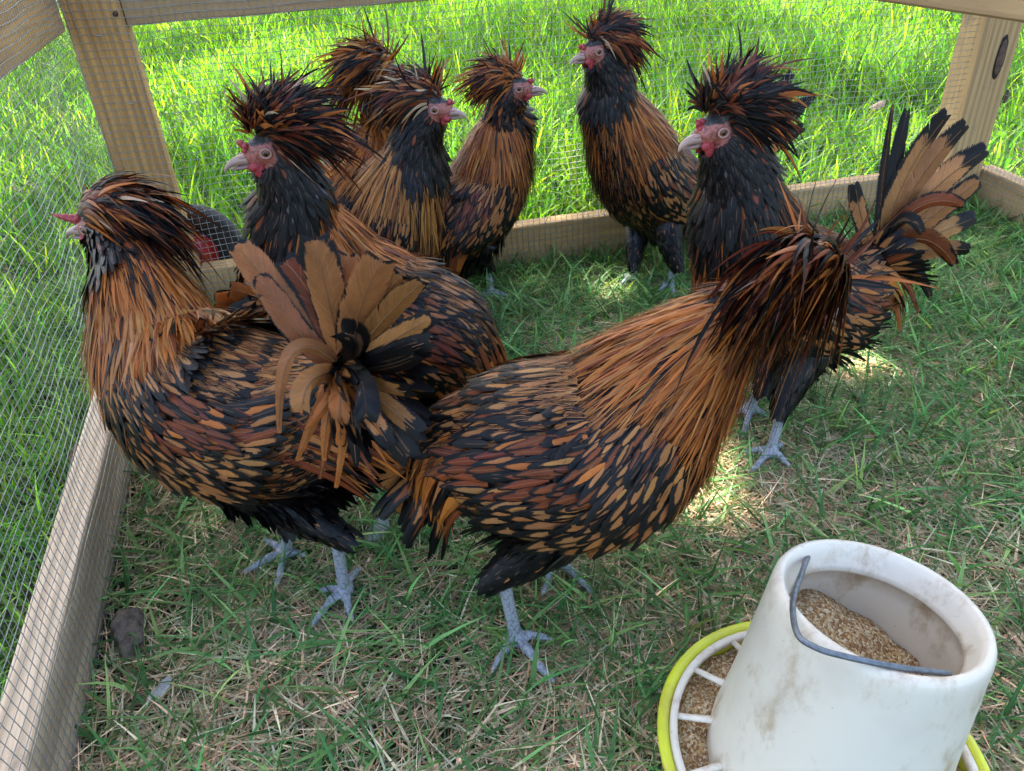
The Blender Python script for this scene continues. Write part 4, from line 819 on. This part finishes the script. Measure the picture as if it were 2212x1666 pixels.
e1=nz(np.cross(axf,[0,1,.01])); e2=np.cross(axf,e1)
mb=MB(); lathe(mb,tl,axf,[(.1242,.050),(.1242,.0565),(.1225,.058),(.1185,.058),(.1175,.0555),(.1175,.051),(.1195,.049),(.1242,.050)],72); mb.build('grill_ring',WHT,fd,attr=False)
hb=tl+axf*.053; ht=axh
for i in range(14):
    a_=2*np.pi*(i+.35)/14; er=np.cos(a_)*e1+np.sin(a_)*e2
    mb=MB(); tube(mb,[tl+axf*.054+er*.119,tl+axf*.058+er*.10,tl+axf*.062+er*.082],[.0030,.0032,.0040],8,flat=.75); mb.build('grill_spoke',WHT,fd,attr=False)
mb=MB(); lathe(mb,hb,ht,[(.089,-.034),(.0905,.0),(.090,.012),(.0875,.030),(.0845,.060),(.0815,.10),(.0790,.135),(.0782,.150),(.0774,.156),(.0755,.1600),(.0725,.1612),(.0700,.160),(.0672,.153),(.0628,.1435),(.0615,.1395),(.0630,.137),(.0680,.134),(.0700,.120),(.0730,.08),(.0780,.03),(.082,-.034),(.089,-.034)],96); mb.build('hopper',WHT,fd,attr=False)
# loose feed in the hopper and the trough
def feedpile(name,c0,ax,r0,r1,hf,label):
    mb=MB(); a1=nz(np.cross(ax,[0,1,.01])); a2=np.cross(ax,a1); nr,na=26,90; q=np.linspace(r0,r1,nr); th=np.arange(na)*2*np.pi/na; V=[]
    for r_ in q: V.append(c0+r_*(np.outer(np.cos(th),a1)+np.outer(np.sin(th),a2))+np.outer(hf(r_*np.cos(th),r_*np.sin(th))+rg.normal(0,.0005,na),ax))
    V=np.concatenate(V); F=[(i*na+j,i*na+(j+1)%na,(i+1)*na+(j+1)%na,(i+1)*na+j) for i in range(nr-1) for j in range(na)]
    mb.add(V,F); return tag(mb.build(name,FEED,attr=False),label,kind='stuff')
E1=nz(np.cross(ht,[0,1,.01]))
sx=-1 if E1[0]<0 else 1
feedpile('feed',hb,ht,.0005,.0718,lambda a,b_: .100+(-.38*(sx*a))-.05*(b_)+.003*np.sin(a*130+1)*np.cos(b_*110)+.004*np.sin(b_*70+a*40),'brown crumbled feed heaped inside the hopper')
feedpile('feed',tl,axf,.086,.1208,lambda a,b_: .040+.004*np.sin(a*60)*np.cos(b_*75)+.003*np.sin(a*160+b_*90),'brown crumbled feed lying in the trough ring')
HW=m_simple('zinc wire',(.17,.19,.21),.45,.6,ns=200,col2=(.10,.11,.12))
mb=MB()
RP=hb+ht*.1612
def Gp(px,py,off=0.0):
    r=ray(px,py); o0=np.array([0,0,CH]); t=((RP+ht*off-o0)@ht)/(r@ht); return o0+r*t
hp=[Gp(1745,1204,-.010),Gp(1733,1235,-.004),Gp(1713,1300,.001),Gp(1722,1368,.0035),Gp(1760,1398,.0035),Gp(1820,1417,.0035),Gp(1937,1441,.0015),Gp(2052,1456,-.008)]
tube(mb,crspline(hp,np.linspace(0,7,60)),.0022,10); mb.build('wire_handle',HW,fd,attr=False)

# ------------------------------------------------------------------ small things on the ground
def lump(name,c,rx,ry,rz,az,mat_,label,cat,seed):
    r0=np.random.default_rng(seed); mb=MB(); e=np.array([math.cos(az),math.sin(az),0]); f=np.array([-e[1],e[0],0]); ellipsoid(mb,c,[e*rx,f*ry,ZUP*rz],40,28)
    v=mb.v[0]; d=v-c; k=1+.16*np.sin(d[:,0]*150+seed)*np.cos(d[:,1]*130)+.10*np.sin(d[:,2]*300+d[:,0]*220)+.07*np.sin((d@e)*420)+r0.normal(0,.02,len(v)); mb.v[0]=c+d*k[:,None]; return tag(mb.build(name,mat_,attr=False),label,cat)
CLOD=m_simple('dried dung',(.15,.115,.085),.95,ns=120,col2=(.055,.04,.03),bs=1.0,bd=.004)
g_=G(280,1362,.012); g2=G(268,1320,.012); g3=G(292,1410,.012); az_=math.atan2(g2[1]-g3[1],g2[0]-g3[0])
lump('dung_clod',g_,.034,.017,.015,az_,CLOD,'lumpy dark brown dried clod lying beside the left board','clod',3)
def leafobj(px,py,L,W,az,col,label,nm='dead_leaf',z=.012,tilt=.25):
    m_=m_simple(nm+' '+str(px),col,.7,ns=150,namt=.45); mb=MB(); g=G(px,py,z); d=np.array([math.cos(az),math.sin(az),tilt]); feathers(mb,(g-nz(d)*L/2)[None],d[None],np.array([[.1,-.2,1.]]),L,W,np.array([[1,1,1,1.]]),rg,bend=.15,pq=(.5,.5),ns=10,cup=.35); return tag(mb.build(nm,m_,attr=False),label,'leaf' if 'leaf' in nm else 'feather')
leafobj(812,1148,.040,.024,.9,(.36,.36,.33),'pale grey curled dead leaf on the grass under the left rooster')
leafobj(345,1490,.030,.012,.8,(.42,.39,.35),'small fluffy grey white feather lying in the grass at lower left','loose_feather')
leafobj(1895,228,.05,.03,.3,(.16,.11,.07),'pale brown dead leaf on the bright lawn beyond the wire',z=.05)
leafobj(165,980,.035,.02,1.6,(.25,.12,.05),'brown dead leaf on the lawn outside the left board',z=.02)
